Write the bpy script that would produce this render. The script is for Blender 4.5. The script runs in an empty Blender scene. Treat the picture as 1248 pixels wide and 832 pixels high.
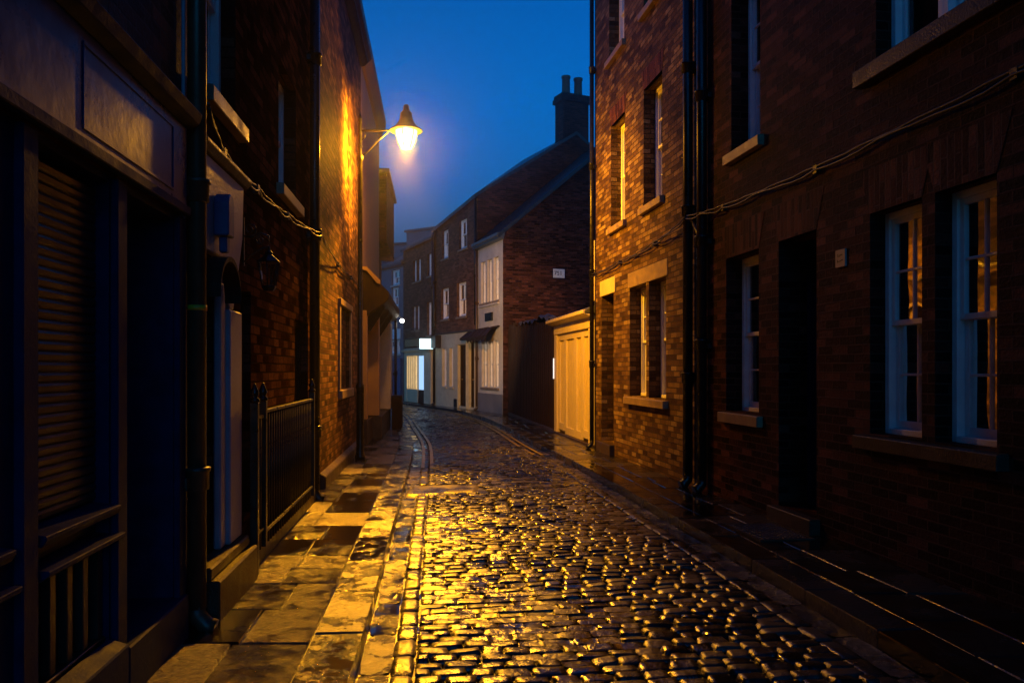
import bpy, bmesh, math, random
import numpy as np
from mathutils import Vector
R = math.radians
random.seed(11); rng = np.random.default_rng(5)
scene = bpy.context.scene
C = scene.collection

# ---------------------------------------------------------------- camera
cam = bpy.data.cameras.new('camera'); camo = bpy.data.objects.new('camera', cam); C.objects.link(camo)
camo.location = (0, 0, 1.6); camo.rotation_euler = (R(90), 0, 0)
cam.sensor_width = 36; cam.lens = 27.98; cam.shift_y = 0.0272
cam.clip_start = .05; cam.clip_end = 3000
scene.camera = camo
# ---------------------------------------------------------------- dusk sky
world = bpy.data.worlds.new('World'); scene.world = world; world.use_nodes = True
wn = world.node_tree; wn.nodes.clear()
wo = wn.nodes.new('ShaderNodeOutputWorld'); bg = wn.nodes.new('ShaderNodeBackground')
sky = wn.nodes.new('ShaderNodeTexSky'); sky.sky_type = 'NISHITA'; sky.sun_disc = False
sky.sun_elevation = R(-2.0); sky.sun_rotation = R(200); sky.altitude = 0; sky.air_density = 1.4
sky.dust_density = .4; sky.ozone_density = 4
tint = wn.nodes.new('ShaderNodeMix'); tint.data_type = 'RGBA'; tint.blend_type = 'MULTIPLY'; tint.inputs[0].default_value = 1
wtc = wn.nodes.new('ShaderNodeTexCoord'); wno = wn.nodes.new('ShaderNodeTexNoise')
wno.inputs['Scale'].default_value = 2.2; wno.inputs['Detail'].default_value = 5; wno.inputs['Roughness'].default_value = .5
wrp = wn.nodes.new('ShaderNodeValToRGB')
wrp.color_ramp.elements[0].position = .3; wrp.color_ramp.elements[0].color = (.86, .88, .90, 1)
wrp.color_ramp.elements[1].position = .75; wrp.color_ramp.elements[1].color = (1.0, 1.0, 1.0, 1)
wsp = wn.nodes.new('ShaderNodeSeparateXYZ'); wel = wn.nodes.new('ShaderNodeValToRGB'); wn.links.new(wtc.outputs['Generated'], wsp.inputs[0])
for k, (p, c) in enumerate(((0.0, (.06, .75, .9)), (.17, (.028, .66, .80)), (.31, (.005, .50, .58)), (.45, (.004, .34, .39)), (1.0, (.006, .10, .13)))):
    e = wel.color_ramp.elements[k] if k in (0,) else wel.color_ramp.elements.new(p) if k < 4 else wel.color_ramp.elements[-1]
    e.position = p; e.color = (*c, 1)
wn.links.new(wsp.outputs[2], wel.inputs[0])
tint2 = wn.nodes.new('ShaderNodeMix'); tint2.data_type = 'RGBA'; tint2.blend_type = 'MULTIPLY'; tint2.inputs[0].default_value = 1
wn.links.new(wtc.outputs['Generated'], wno.inputs['Vector']); wn.links.new(wno.outputs['Fac'], wrp.inputs[0])
wn.links.new(sky.outputs[0], tint.inputs[6]); wn.links.new(wrp.outputs[0], tint.inputs[7])
wn.links.new(tint.outputs[2], tint2.inputs[6]); wn.links.new(wel.outputs[0], tint2.inputs[7])
wn.links.new(tint2.outputs[2], bg.inputs[0]); bg.inputs[1].default_value = 9.0
wn.links.new(bg.outputs[0], wo.inputs[0])
scene.view_settings.view_transform = 'Standard'; scene.view_settings.look = 'None'
scene.view_settings.exposure = 0; scene.view_settings.gamma = 1
scene.render.engine = 'CYCLES'
scene.cycles.max_bounces = 5; scene.cycles.diffuse_bounces = 2; scene.cycles.glossy_bounces = 3; scene.cycles.transparent_max_bounces = 8
HALO_DENSITY = .0030
LAMP_POWER = 600.0; ACROSS_POWER = 5600.0; WALL_POWER = 6000.0; DOWN_POWER = 11500.0; LANE_POWER = 13000.0; AHEAD_POWER = 9000.0; FAR_POWER = 850.0
LAMP_COL = (1.0, .39, .008)

# ---------------------------------------------------------------- materials
MAT = {}
def nt(name):
    m = bpy.data.materials.new(name); m.use_nodes = True
    t = m.node_tree; b = t.nodes['Principled BSDF']; MAT[name] = m
    return m, t, b
def N(t, ty, **kw):
    n = t.nodes.new(ty)
    for k, v in kw.items():
        if k.startswith('i_'): n.inputs[k[2:].replace('_', ' ')].default_value = v
        else: setattr(n, k, v)
    return n
def ramp(t, src, stops):
    r = t.nodes.new('ShaderNodeValToRGB'); e = r.color_ramp.elements
    while len(e) < len(stops): e.new(.5)
    for i, (p, c) in enumerate(stops):
        e[i].position = p; e[i].color = (c, c, c, 1) if not isinstance(c, tuple) else (*c, 1)
    t.links.new(src, r.inputs[0]); return r
def mixc(t, fac, a, b, mode='MIX'):
    m = t.nodes.new('ShaderNodeMix'); m.data_type = 'RGBA'; m.blend_type = mode
    for sock, v in ((0, fac), (6, a), (7, b)):
        if hasattr(v, 'is_linked') or hasattr(v, 'links'): t.links.new(v, m.inputs[sock])
        else: m.inputs[sock].default_value = v if sock == 0 else (*v, 1)
    return m.outputs[2]
def math_(t, op, a, b=0.0):
    m = t.nodes.new('ShaderNodeMath'); m.operation = op
    for i, v in enumerate((a, b)):
        if hasattr(v, 'links'): t.links.new(v, m.inputs[i])
        else: m.inputs[i].default_value = v
    return m.outputs[0]
def bump(t, b, h, dist, strength=1.0):
    bp = t.nodes.new('ShaderNodeBump'); bp.inputs['Distance'].default_value = dist; bp.inputs['Strength'].default_value = strength
    t.links.new(h, bp.inputs['Height']); t.links.new(bp.outputs[0], b.inputs['Normal'])

def brick_mat(name, stops, mortar, bw=.225, rh=.075, rot=False, dist=.03, rough=(.38, .75), stain=1.0, spec=.06):
    m, t, b = nt(name)
    uv = t.nodes.new('ShaderNodeUVMap')
    mp = N(t, 'ShaderNodeMapping')
    if rot: mp.inputs['Rotation'].default_value = (0, 0, R(90))
    t.links.new(uv.outputs[0], mp.inputs[0])
    dn = N(t, 'ShaderNodeTexNoise', i_Scale=9.0, i_Detail=4.0)
    t.links.new(mp.outputs[0], dn.inputs['Vector'])
    sub = N(t, 'ShaderNodeVectorMath', operation='SUBTRACT'); sub.inputs[1].default_value = (.5, .5, .5)
    t.links.new(dn.outputs['Color'], sub.inputs[0])
    sc = N(t, 'ShaderNodeVectorMath', operation='SCALE'); sc.inputs['Scale'].default_value = .009
    t.links.new(sub.outputs[0], sc.inputs[0])
    ad = N(t, 'ShaderNodeVectorMath', operation='ADD'); t.links.new(mp.outputs[0], ad.inputs[0]); t.links.new(sc.outputs[0], ad.inputs[1])
    br = N(t, 'ShaderNodeTexBrick', offset=.5)
    br.inputs['Color1'].default_value = (0, 0, 0, 1); br.inputs['Color2'].default_value = (1, 1, 1, 1)
    br.inputs['Mortar'].default_value = (.5, .5, .5, 1); br.inputs['Scale'].default_value = 1
    br.inputs['Mortar Size'].default_value = .007; br.inputs['Mortar Smooth'].default_value = .35
    br.inputs['Brick Width'].default_value = bw; br.inputs['Row Height'].default_value = rh
    t.links.new(ad.outputs[0], br.inputs['Vector'])
    cr = ramp(t, br.outputs['Color'], stops)
    n2 = N(t, 'ShaderNodeTexNoise', i_Scale=38.0, i_Detail=6.0, i_Roughness=.65); t.links.new(mp.outputs[0], n2.inputs['Vector'])
    n3 = N(t, 'ShaderNodeTexNoise', i_Scale=.9, i_Detail=5.0, i_Roughness=.6); t.links.new(mp.outputs[0], n3.inputs['Vector'])
    mott = ramp(t, n2.outputs['Fac'], [(.3, .5), (.7, 1.3)])
    st = ramp(t, n3.outputs['Fac'], [(.3, 1 - .5 * stain), (.65, 1.0)])
    col = mixc(t, 1.0, cr.outputs[0], mott.outputs[0], 'MULTIPLY')
    col = mixc(t, br.outputs['Fac'], col, mortar)
    col = mixc(t, 1.0, col, st.outputs[0], 'MULTIPLY')
    t.links.new(col, b.inputs['Base Color'])
    rr = ramp(t, n2.outputs['Fac'], [(.3, rough[0]), (.7, rough[1])])
    t.links.new(rr.outputs[0], b.inputs['Roughness'])
    h = math_(t, 'MULTIPLY', math_(t, 'SUBTRACT', 1.0, br.outputs['Fac']), 1.0)
    h = math_(t, 'ADD', h, math_(t, 'MULTIPLY', br.outputs['Color'], .7))
    h = math_(t, 'ADD', h, math_(t, 'MULTIPLY', n2.outputs['Fac'], .5))
    n4 = N(t, 'ShaderNodeTexNoise', i_Scale=11.0, i_Detail=2.0); t.links.new(mp.outputs[0], n4.inputs['Vector'])
    h = math_(t, 'ADD', h, math_(t, 'MULTIPLY', n4.outputs['Fac'], .35))
    bump(t, b, h, dist)
    b.inputs['Specular IOR Level'].default_value = spec
    return m
def noise_mat(name, c1, c2, rough=(.3, .6), scale=6.0, bdist=.004, bscale=40.0, metal=0.0, spec=.5, stretch=(1, 1, 1), coord='Object'):
    m, t, b = nt(name)
    tc = t.nodes.new('ShaderNodeTexCoord'); mp = N(t, 'ShaderNodeMapping'); mp.inputs['Scale'].default_value = stretch
    t.links.new(tc.outputs[coord], mp.inputs[0])
    a = N(t, 'ShaderNodeTexNoise', i_Scale=scale, i_Detail=6.0, i_Roughness=.6); t.links.new(mp.outputs[0], a.inputs['Vector'])
    g = N(t, 'ShaderNodeTexNoise', i_Scale=bscale, i_Detail=5.0); t.links.new(mp.outputs[0], g.inputs['Vector'])
    r0 = ramp(t, a.outputs['Fac'], [(.32, c1), (.68, c2)])
    t.links.new(r0.outputs[0], b.inputs['Base Color'])
    r1 = ramp(t, a.outputs['Fac'], [(.3, rough[0]), (.7, rough[1])]); t.links.new(r1.outputs[0], b.inputs['Roughness'])
    b.inputs['Metallic'].default_value = metal; b.inputs['Specular IOR Level'].default_value = spec
    if bdist: bump(t, b, math_(t, 'ADD', g.outputs['Fac'], a.outputs['Fac']), bdist)
    return m
def emit_mat(name, col, s):
    m, t, b = nt(name)
    b.inputs['Base Color'].default_value = (*col, 1); b.inputs['Emission Color'].default_value = (*col, 1); b.inputs['Emission Strength'].default_value = s
    return m
REDS = [(0.0, (.012, .004, .004)), (.35, (.034, .010, .008)), (.7, (.062, .018, .014)), (1.0, (.17, .062, .045))]
brick_mat('brick_right', REDS, (.09, .042, .034))
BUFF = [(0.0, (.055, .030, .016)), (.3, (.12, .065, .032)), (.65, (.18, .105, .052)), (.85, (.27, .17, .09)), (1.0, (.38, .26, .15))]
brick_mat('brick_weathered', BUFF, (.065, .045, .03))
brick_mat('brick_left', [(0.0, (.04, .018, .012)), (.5, (.12, .056, .032)), (1.0, (.27, .14, .08))], (.06, .042, .03), dist=.022, rough=(.5, .85))
brick_mat('brick_left_shaded', [(0.0, (.020, .009, .007)), (.5, (.055, .023, .016)), (1.0, (.15, .068, .046))], (.030, .020, .016), spec=0.0, dist=.018, rough=(.6, .9))  # darker copy of the left brick: the near wall's shade is in the colour
brick_mat('brick_dark', [(0.0, (.03, .012, .011)), (.5, (.075, .028, .022)), (1.0, (.16, .056, .042))], (.09, .05, .045), dist=.014)
brick_mat('brick_soldier', [(0.0, (.03, .009, .008)), (.5, (.10, .028, .02)), (1.0, (.2, .075, .05))], (.13, .07, .055), rot=True, bw=.34, rh=.07)
brick_mat('brick_far', [(0.0, (.085, .034, .022)), (.5, (.16, .065, .04)), (1.0, (.26, .12, .075))], (.17, .11, .08), dist=.012, stain=.7)
noise_mat('stone_trim', (.16, .11, .07), (.30, .21, .13), (.35, .65), 7, .004, 60)
noise_mat('stone_dark', (.028, .018, .014), (.065, .044, .033), (.3, .6), 7, .005, 60, spec=.25)
noise_mat('painted_lilac', (.26, .235, .32), (.36, .33, .42), (.35, .6), 5, .003, 40)
noise_mat('painted_navy', (.004, .011, .045), (.008, .024, .085), (.45, .7), 8, .0015, 60, spec=.12)
noise_mat('painted_blue', (.02, .06, .16), (.035, .10, .24), (.25, .45), 8, .0015, 60)
noise_mat('fascia_navy', (.016, .040, .13), (.030, .066, .19), (.22, .4), 3.0, .0025, 9, spec=.28)
noise_mat('white_paint', (.70, .69, .72), (.84, .83, .85), (.3, .55), 9, .001, 60)
noise_mat('cream_paint', (.50, .40, .24), (.64, .53, .34), (.4, .7), 4, .003, 40)
noise_mat('pale_render', (.44, .39, .36), (.58, .52, .48), (.5, .8), 2.2, .004, 50)
noise_mat('ochre_render', (.30, .17, .06), (.42, .25, .10), (.5, .8), 1.6, .006, 40)
noise_mat('grey_render', (.13, .115, .13), (.20, .18, .20), (.5, .8), 1.6, .006, 40)
noise_mat('pale_blue_render', (.16, .30, .46), (.24, .40, .56), (.5, .8), 1.6, .006, 40)
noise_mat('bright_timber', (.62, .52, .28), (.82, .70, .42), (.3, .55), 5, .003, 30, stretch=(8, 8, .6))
noise_mat('black_timber', (.014, .008, .006), (.038, .020, .014), (.4, .7), 5, .004, 30, stretch=(6, 6, .6), spec=.15)
noise_mat('black_iron', (.006, .006, .007), (.014, .013, .014), (.22, .45), 12, .001, 80, metal=.2)
noise_mat('pipe_brown', (.05, .028, .020), (.09, .05, .032), (.28, .5), 12, .001, 60)
noise_mat('lead_flashing', (.05, .055, .065), (.10, .105, .12), (.25, .5), 12, .003, 30)
noise_mat('slate_roof', (.02, .02, .024), (.045, .045, .052), (.3, .5), 8, .01, 20)
noise_mat('dark_interior', (.006, .005, .006), (.012, .010, .012), (.8, .9), 3, 0, 10)
noise_mat('curtain', (.10, .085, .085), (.15, .13, .13), (.8, .9), 5, .004, 30, stretch=(14, 14, .5))
noise_mat('pale_curtain', (.32, .29, .34), (.42, .39, .44), (.8, .9), 5, .004, 30, stretch=(14, 14, .5))
noise_mat('shutter_brown', (.05, .022, .018), (.08, .036, .028), (.3, .5), 6, .001, 40, spec=.4)
noise_mat('terracotta', (.10, .045, .03), (.17, .08, .05), (.6, .8), 8, .003, 40)
noise_mat('dirt_ground', (.02, .017, .014), (.04, .033, .027), (.6, .9), 1.5, .01, 20)
noise_mat('brass', (.45, .30, .10), (.6, .42, .16), (.25, .4), 10, 0, 10, metal=.9)
noise_mat('yellow_band', (.9, .30, .02), (1.0, .36, .02), (.3, .5), 10, 0, 10)
noise_mat('plaque_white', (.52, .56, .60), (.66, .70, .74), (.3, .5), 8, 0, 10)
noise_mat('plaque_grey', (.22, .18, .18), (.30, .25, .25), (.4, .6), 8, 0, 10)
noise_mat('cable_black', (.008, .007, .007), (.02, .018, .016), (.35, .55), 15, .002, 60)
noise_mat('iron_cover', (.05, .06, .085), (.08, .095, .13), (.16, .34), 15, .002, 60, metal=.6)
emit_mat('lit_shop_warm', (1.0, .80, .48), 2.2)
emit_mat('lit_shop_cool', (.42, .68, 1.0), 1.05)
emit_mat('lit_sign_cool', (.60, .90, 1.0), 2.6)
emit_mat('lamp_bulb', (1.0, .62, .16), 60.0)
emit_mat('white_bulb', (1.0, .93, .78), 10.0)
emit_mat('strip_light', (.8, .9, 1.0), 1.0)
def glass_mat(name, refl=.10):
    m, t, b = nt(name); t.nodes.remove(b); out = t.nodes['Material Output']
    tr = N(t, 'ShaderNodeBsdfTransparent'); gl = N(t, 'ShaderNodeBsdfGlossy'); gl.inputs['Roughness'].default_value = .03
    gl.inputs['Color'].default_value = (.9, .9, .9, 1)
    lw = N(t, 'ShaderNodeFresnel'); lw.inputs['IOR'].default_value = 1.5
    f = math_(t, 'MINIMUM', math_(t, 'ADD', math_(t, 'MULTIPLY', lw.outputs[0], .7), refl), 1.0)
    tc = t.nodes.new('ShaderNodeTexCoord'); n = N(t, 'ShaderNodeTexNoise', i_Scale=3.0, i_Detail=1.0)
    t.links.new(tc.outputs['Object'], n.inputs['Vector'])
    bp = N(t, 'ShaderNodeBump'); bp.inputs['Distance'].default_value = .006; t.links.new(n.outputs['Fac'], bp.inputs['Height'])
    t.links.new(bp.outputs[0], gl.inputs['Normal'])
    mx = N(t, 'ShaderNodeMixShader'); t.links.new(f, mx.inputs[0]); t.links.new(tr.outputs[0], mx.inputs[1]); t.links.new(gl.outputs[0], mx.inputs[2])
    t.links.new(mx.outputs[0], out.inputs[0]); return m
glass_mat('window_glass', .03)
def lamp_glass():
    m, t, b = nt('lamp_glass'); t.nodes.remove(b); out = t.nodes['Material Output']
    tr = N(t, 'ShaderNodeBsdfTransparent'); em = N(t, 'ShaderNodeEmission'); em.inputs[0].default_value = (1, .66, .20, 1); em.inputs[1].default_value = 9
    mx = N(t, 'ShaderNodeMixShader'); mx.inputs[0].default_value = .5
    t.links.new(tr.outputs[0], mx.inputs[1]); t.links.new(em.outputs[0], mx.inputs[2]); t.links.new(mx.outputs[0], out.inputs[0])
lamp_glass()
def wet_stone(name, cols, patch_scale, r_lo, r_hi, grain, bdist, island=True, cover=(.42, .6), isl=.16):
    """rain-wet stone: glossy water film in the hollows, gritty stone where it stands proud"""
    m, t, b = nt(name)
    tc = t.nodes.new('ShaderNodeTexCoord')
    pn = N(t, 'ShaderNodeTexNoise', i_Scale=patch_scale, i_Detail=7.0, i_Roughness=.62); t.links.new(tc.outputs['Object'], pn.inputs['Vector'])
    gn = N(t, 'ShaderNodeTexNoise', i_Scale=grain, i_Detail=6.0, i_Roughness=.7); t.links.new(tc.outputs['Object'], gn.inputs['Vector'])
    geo = t.nodes.new('ShaderNodeNewGeometry')
    if island:
        src = math_(t, 'ADD', math_(t, 'MULTIPLY', geo.outputs['Random Per Island'], .65), math_(t, 'MULTIPLY', gn.outputs['Fac'], .35))
    else: src = gn.outputs['Fac']
    cr = ramp(t, src, [(.25, cols[0]), (.5, cols[1]), (.72, cols[2])])
    pm = pn.outputs['Fac']
    if island: pm = math_(t, 'ADD', pm, math_(t, 'MULTIPLY', math_(t, 'SUBTRACT', geo.outputs['Random Per Island'], .5), isl))
    wet = ramp(t, pm, [(cover[0], 0.0), (cover[1], 1.0)])     # 0 = water film, 1 = gritty
    dk = ramp(t, pm, [(cover[0], .38), (cover[1], 1.15)]); t.links.new(mixc(t, 1.0, cr.outputs[0], dk.outputs[0], 'MULTIPLY'), b.inputs['Base Color'])
    rr = ramp(t, wet.outputs[0], [(0.0, r_lo), (1.0, r_hi)]); t.links.new(rr.outputs[0], b.inputs['Roughness'])
    h = math_(t, 'MULTIPLY', gn.outputs['Fac'], math_(t, 'ADD', math_(t, 'MULTIPLY', wet.outputs[0], .35), .04))
    mn = N(t, 'ShaderNodeTexNoise', i_Scale=grain * .24, i_Detail=3.5); t.links.new(tc.outputs['Object'], mn.inputs['Vector'])
    h = math_(t, 'ADD', h, math_(t, 'MULTIPLY', wet.outputs[0], math_(t, 'ADD', math_(t, 'MULTIPLY', mn.outputs['Fac'], 1.4), .2)))
    bump(t, b, h, bdist); b.inputs['Specular IOR Level'].default_value = .8
    return m
wet_stone('wet_setts', [(.008, .007, .007), (.022, .018, .016), (.055, .044, .036)], 3.0, .12, .38, 42, .007, cover=(.34, .60))
wet_stone('wet_flags', [(.020, .015, .010), (.055, .041, .027), (.12, .09, .058)], 3.4, .035, .27, 95, .030, cover=(.40, .54), isl=.34)
wet_stone('rain_dark_flags', [(.012, .010, .009), (.022, .018, .015), (.036, .029, .023)], 2.0, .09, .32, 70, .008, cover=(.42, .62), isl=.25)
wet_stone('wet_kerb', [(.014, .012, .010), (.036, .029, .021), (.08, .062, .042)], 4.5, .06, .30, 90, .012, cover=(.42, .56))
wet_stone('wet_joint', [(.010, .009, .008), (.018, .015, .013), (.028, .023, .02)], 3.0, .10, .45, 60, .006, island=False)
wet_stone('wet_concrete', [(.05, .042, .034), (.075, .062, .05), (.10, .085, .07)], 2.0, .2, .5, 45, .010, island=False)
noise_mat('worn_yellow_line', (.16, .115, .025), (.33, .24, .05), (.25, .5), 8, .002, 60)

# ---------------------------------------------------------------- mesh helpers
class Mesh:
    """collects faces in a building's own frame: u along the front, w out to the street, z up"""
    def __init__(s, side=1): s.v = []; s.f = []; s.mi = []; s.side = side; s.sm = []
    def P(s, p): s.v.append((p[0], p[1] * s.side, p[2])); return len(s.v) - 1
    def face(s, pts, mi=0, smooth=False): s.f.append([s.P(p) for p in pts]); s.mi.append(mi); s.sm.append(smooth); return s
    def box(s, u0, u1, w0, w1, z0, z1, mi=0):
        a = [(u0, w0, z0), (u1, w0, z0), (u1, w1, z0), (u0, w1, z0), (u0, w0, z1), (u1, w0, z1), (u1, w1, z1), (u0, w1, z1)]
        i = [s.P(p) for p in a]
        for q in ((0, 3, 2, 1), (4, 5, 6, 7), (0, 1, 5, 4), (1, 2, 6, 5), (2, 3, 7, 6), (3, 0, 4, 7)):
            s.f.append([i[k] for k in q]); s.mi.append(mi); s.sm.append(False)
        return s
    def prism(s, prof, u0, u1, mi=0):
        """profile of (w, z) swept along u"""
        n = len(prof); a = [s.P((u0, w, z)) for w, z in prof]; b = [s.P((u1, w, z)) for w, z in prof]
        for k in range(n):
            s.f.append([a[k], a[(k + 1) % n], b[(k + 1) % n], b[k]]); s.mi.append(mi); s.sm.append(False)
        s.f.append(a[::-1]); s.f.append(b); s.mi += [mi, mi]; s.sm += [False, False]; return s
    def slab(s, prof, w0, w1, mi=0):
        """outline of (u, z) given thickness in w"""
        n = len(prof); a = [s.P((u, w0, z)) for u, z in prof]; b = [s.P((u, w1, z)) for u, z in prof]
        for k in range(n):
            s.f.append([a[k], a[(k + 1) % n], b[(k + 1) % n], b[k]]); s.mi.append(mi); s.sm.append(False)
        s.f.append(a[::-1]); s.f.append(b); s.mi += [mi, mi]; s.sm += [False, False]; return s
    def tube(s, pts, r, n=12, mi=0, caps=True):
        pts = [Vector(p) for p in pts]; rs = r if isinstance(r, (list, tuple)) else [r] * len(pts)
        rings = []; ref = None
        for k, p in enumerate(pts):
            d = (pts[min(k + 1, len(pts) - 1)] - pts[max(k - 1, 0)]).normalized()
            if ref is None: ref = Vector((0, 0, 1)) if abs(d.z) < .9 else Vector((1, 0, 0))
            x = d.cross(ref).normalized(); y = d.cross(x).normalized()
            if abs(d.dot(ref)) > .98: ref = Vector((1, 0, 0)) if abs(d.x) < .9 else Vector((0, 1, 0))
            rings.append([s.P(p + (x * math.cos(2 * math.pi * j / n) + y * math.sin(2 * math.pi * j / n)) * rs[k]) for j in range(n)])
        for a, b in zip(rings, rings[1:]):
            for j in range(n):
                s.f.append([a[j], a[(j + 1) % n], b[(j + 1) % n], b[j]]); s.mi.append(mi); s.sm.append(True)
        if caps:
            s.f.append(rings[0][::-1]); s.f.append(rings[-1]); s.mi += [mi, mi]; s.sm += [False, False]
        return s
    def lathe(s, c, prof, n=20, mi=0, smooth=True):
        """profile of (radius, z) turned about the vertical through c=(u,w)"""
        rings = [[s.P((c[0] + r * math.cos(2 * math.pi * j / n), c[1] + r * math.sin(2 * math.pi * j / n), z)) for j in range(n)] for r, z in prof]
        for a, b in zip(rings, rings[1:]):
            for j in range(n):
                s.f.append([a[j], a[(j + 1) % n], b[(j + 1) % n], b[j]]); s.mi.append(mi); s.sm.append(smooth)
        s.f.append(rings[0][::-1]); s.f.append(rings[-1]); s.mi += [mi, mi]; s.sm += [False, False]; return s
    def wall(s, u0, u1, z0, z1, holes, w=0.0, mi=0, room=.5, mroom=1, top=None):
        """front wall pierced by holes (u0,u1,z0,z1,reveal): real reveals and a dark room behind each"""
        us = sorted({u0, u1, *[h[0] for h in holes], *[h[1] for h in holes]}); zs = sorted({z0, z1, *[h[2] for h in holes], *[h[3] for h in holes]})
        zt = lambda u, z: z if top is None or z < z1 - 1e-6 else top[0] + (top[1] - top[0]) * (u - u0) / (u1 - u0)
        for a, b in zip(us, us[1:]):
            for c, d in zip(zs, zs[1:]):
                m = ((a + b) / 2, (c + d) / 2)
                if any(h[0] < m[0] < h[1] and h[2] < m[1] < h[3] for h in holes): continue
                s.face([(a, w, c), (b, w, c), (b, w, zt(b, d)), (a, w, zt(a, d))], mi)
        for h in holes:
            a, b, c, d, r = h; i = w - r
            for q in ([(a, w, c), (a, i, c), (a, i, d), (a, w, d)], [(b, w, c), (b, i, c), (b, i, d), (b, w, d)],
                      [(a, w, c), (b, w, c), (b, i, c), (a, i, c)], [(a, w, d), (b, w, d), (b, i, d), (a, i, d)]): s.face(q, mi)
            k = i - room
            for q in ([(a, i, c), (a, k, c), (a, k, d), (a, i, d)], [(b, i, c), (b, k, c), (b, k, d), (b, i, d)], [(a, i, c), (b, i, c), (b, k, c), (a, k, c)],
                      [(a, i, d), (b, i, d), (b, k, d), (a, k, d)], [(a, k, c), (b, k, c), (b, k, d), (a, k, d)]): s.face(q, mroom)
        return s
    def build(s, name, mats, parent=None, bev=0.0, seg=1):
        me = bpy.data.meshes.new(name); me.from_pydata(s.v, [], s.f)
        mats = mats if isinstance(mats, (list, tuple)) else [mats]
        for m in mats: me.materials.append(MAT[m])
        me.polygons.foreach_set('material_index', s.mi); me.polygons.foreach_set('use_smooth', s.sm)
        uv = me.uv_layers.new(name='UVMap'); vs = me.vertices
        for p in me.polygons:
            n = p.normal
            for li in p.loop_indices:
                co = vs[me.loops[li].vertex_index].co
                if abs(n.z) > .75: uv.data[li].uv = (co.x, co.y)
                elif abs(n.x) > abs(n.y): uv.data[li].uv = (co.y + .11, co.z)
                else: uv.data[li].uv = (co.x, co.z)
        bm = bmesh.new(); bm.from_mesh(me); bmesh.ops.recalc_face_normals(bm, faces=bm.faces); bm.to_mesh(me); bm.free()
        o = bpy.data.objects.new(name, me); C.objects.link(o)
        if parent: o.parent = parent
        if bev:
            b = o.modifiers.new('edge', 'BEVEL'); b.width = bev; b.segments = seg; b.limit_method = 'ANGLE'; b.angle_limit = R(35)
        return o
def thing(name, loc, rz=0, label=None, cat=None, group=None):
    o = bpy.data.objects.new(name, None); C.objects.link(o); o.empty_display_size = .2
    o.location = loc; o.rotation_euler = (0, 0, rz); return tag(o, label, cat, group)
def tag(o, label=None, cat=None, group=None, kind=None):
    if label: o['label'] = label
    if cat: o['category'] = cat
    if group: o['group'] = group
    if kind: o['kind'] = kind
    return o

# fronts: a point, a direction along the front, and which side the street lies on
RIGHT = ((3.817, 0.0), math.atan2(1, -.1505), 1)
LEFT = ((-1.427, 0.0), math.atan2(1, -.097), -1)
def to_world(F, u, w, z=0):
    (x, y), a, s = F; return (x + u * math.cos(a) - w * s * math.sin(a), y + u * math.sin(a) + w * s * math.cos(a), z)
def front(P, Q, side=1): return (P, math.atan2(Q[1] - P[1], Q[0] - P[0]), side), math.hypot(Q[0] - P[0], Q[1] - P[1])
class Building:
    def __init__(s, name, F, label, cat='building', group=None, u=0.0):
        s.F = F; s.side = F[2]; s.o = thing(name, (*F[0], 0), F[1], label, cat, group)
    def m(s): return Mesh(s.side)

# ---------------------------------------------------------------- windows and doors (parts of a building)
def sash_window(B, a, b, c, d, r=.16, w=0.0, cols=2, rows=2, paint='white_paint', curtain='curtain', sill=None, fr=.055, blind=False):
    """box-framed sliding sash window, set r behind the wall face"""
    f = w - r; m = B.m()
    m.box(a, a + fr, f - .10, f, c, d).box(b - fr, b, f - .10, f, c, d).box(a + fr, b - fr, f - .10, f, d - fr, d)
    m.box(a + fr, b - fr, f - .10, f + .015, c, c + .045)
    win = m.build('window', paint, B.o, .004)
    mid = c + (d - c) * .5
    for (z0, z1, w1) in ((mid - .02, d - fr, f - .02), (c + .045, mid + .02, f - .058)):
        s = B.m(); a2, b2 = a + fr, b - fr; w0 = w1 - .036; st = .042
        s.box(a2, a2 + st, w0, w1, z0, z1).box(b2 - st, b2, w0, w1, z0, z1)
        s.box(a2 + st, b2 - st, w0, w1, z0, z0 + st + (.02 if z0 < mid - .1 else 0)).box(a2 + st, b2 - st, w0, w1, z1 - st, z1)
        for k in range(1, cols):
            x = a2 + st + (b2 - a2 - 2 * st) * k / cols; s.box(x - .010, x + .010, w0 + .006, w1 - .004, z0 + st, z1 - st)
        for k in range(1, rows):
            z = z0 + st + (z1 - z0 - 2 * st) * k / rows
            for q in range(cols):
                xa = a2 + st + (b2 - a2 - 2 * st) * q / cols + (.010 if q else 0); xb = a2 + st + (b2 - a2 - 2 * st) * (q + 1) / cols - (.010 if q < cols - 1 else 0)
                s.box(xa, xb, w0 + .008, w1 - .006, z - .010, z + .010)
        s.build('sash', paint, win, .003)
        g = B.m(); g.face([(a2, w0 + .016, z0), (b2, w0 + .016, z0), (b2, w0 + .016, z1), (a2, w0 + .016, z1)]); g.build('glass', 'window_glass', win)
    if curtain:
        cu = B.m(); n = 40; k = f - .2
        halves = ((a, a + (b - a) * .40), (b - (b - a) * .34, b)) if not blind else ((a + .002, b - .002),)
        for (p, q) in halves:
            for i in range(n):
                x0 = p + (q - p) * i / n; x1 = p + (q - p) * (i + 1) / n
                y0 = k + .022 * math.sin(i * 1.3) + .012 * math.sin(i * .47); y1 = k + .022 * math.sin((i + 1) * 1.3) + .012 * math.sin((i + 1) * .47)
                cu.face([(x0, y0, c + .01), (x1, y1, c + .01), (x1, y1, d - .01), (x0, y0, d - .01)], 0, True)
        cu.build('curtain', curtain, win)
    if sill:
        e, pr, th, mt = sill
        s = B.m(); s.prism([(w - r, c - th), (w + pr, c - th), (w + pr, c - .018), (w - r, c - .003)], a - e, b + e); s.build('sill', mt, win, .006)
    return win
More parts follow.
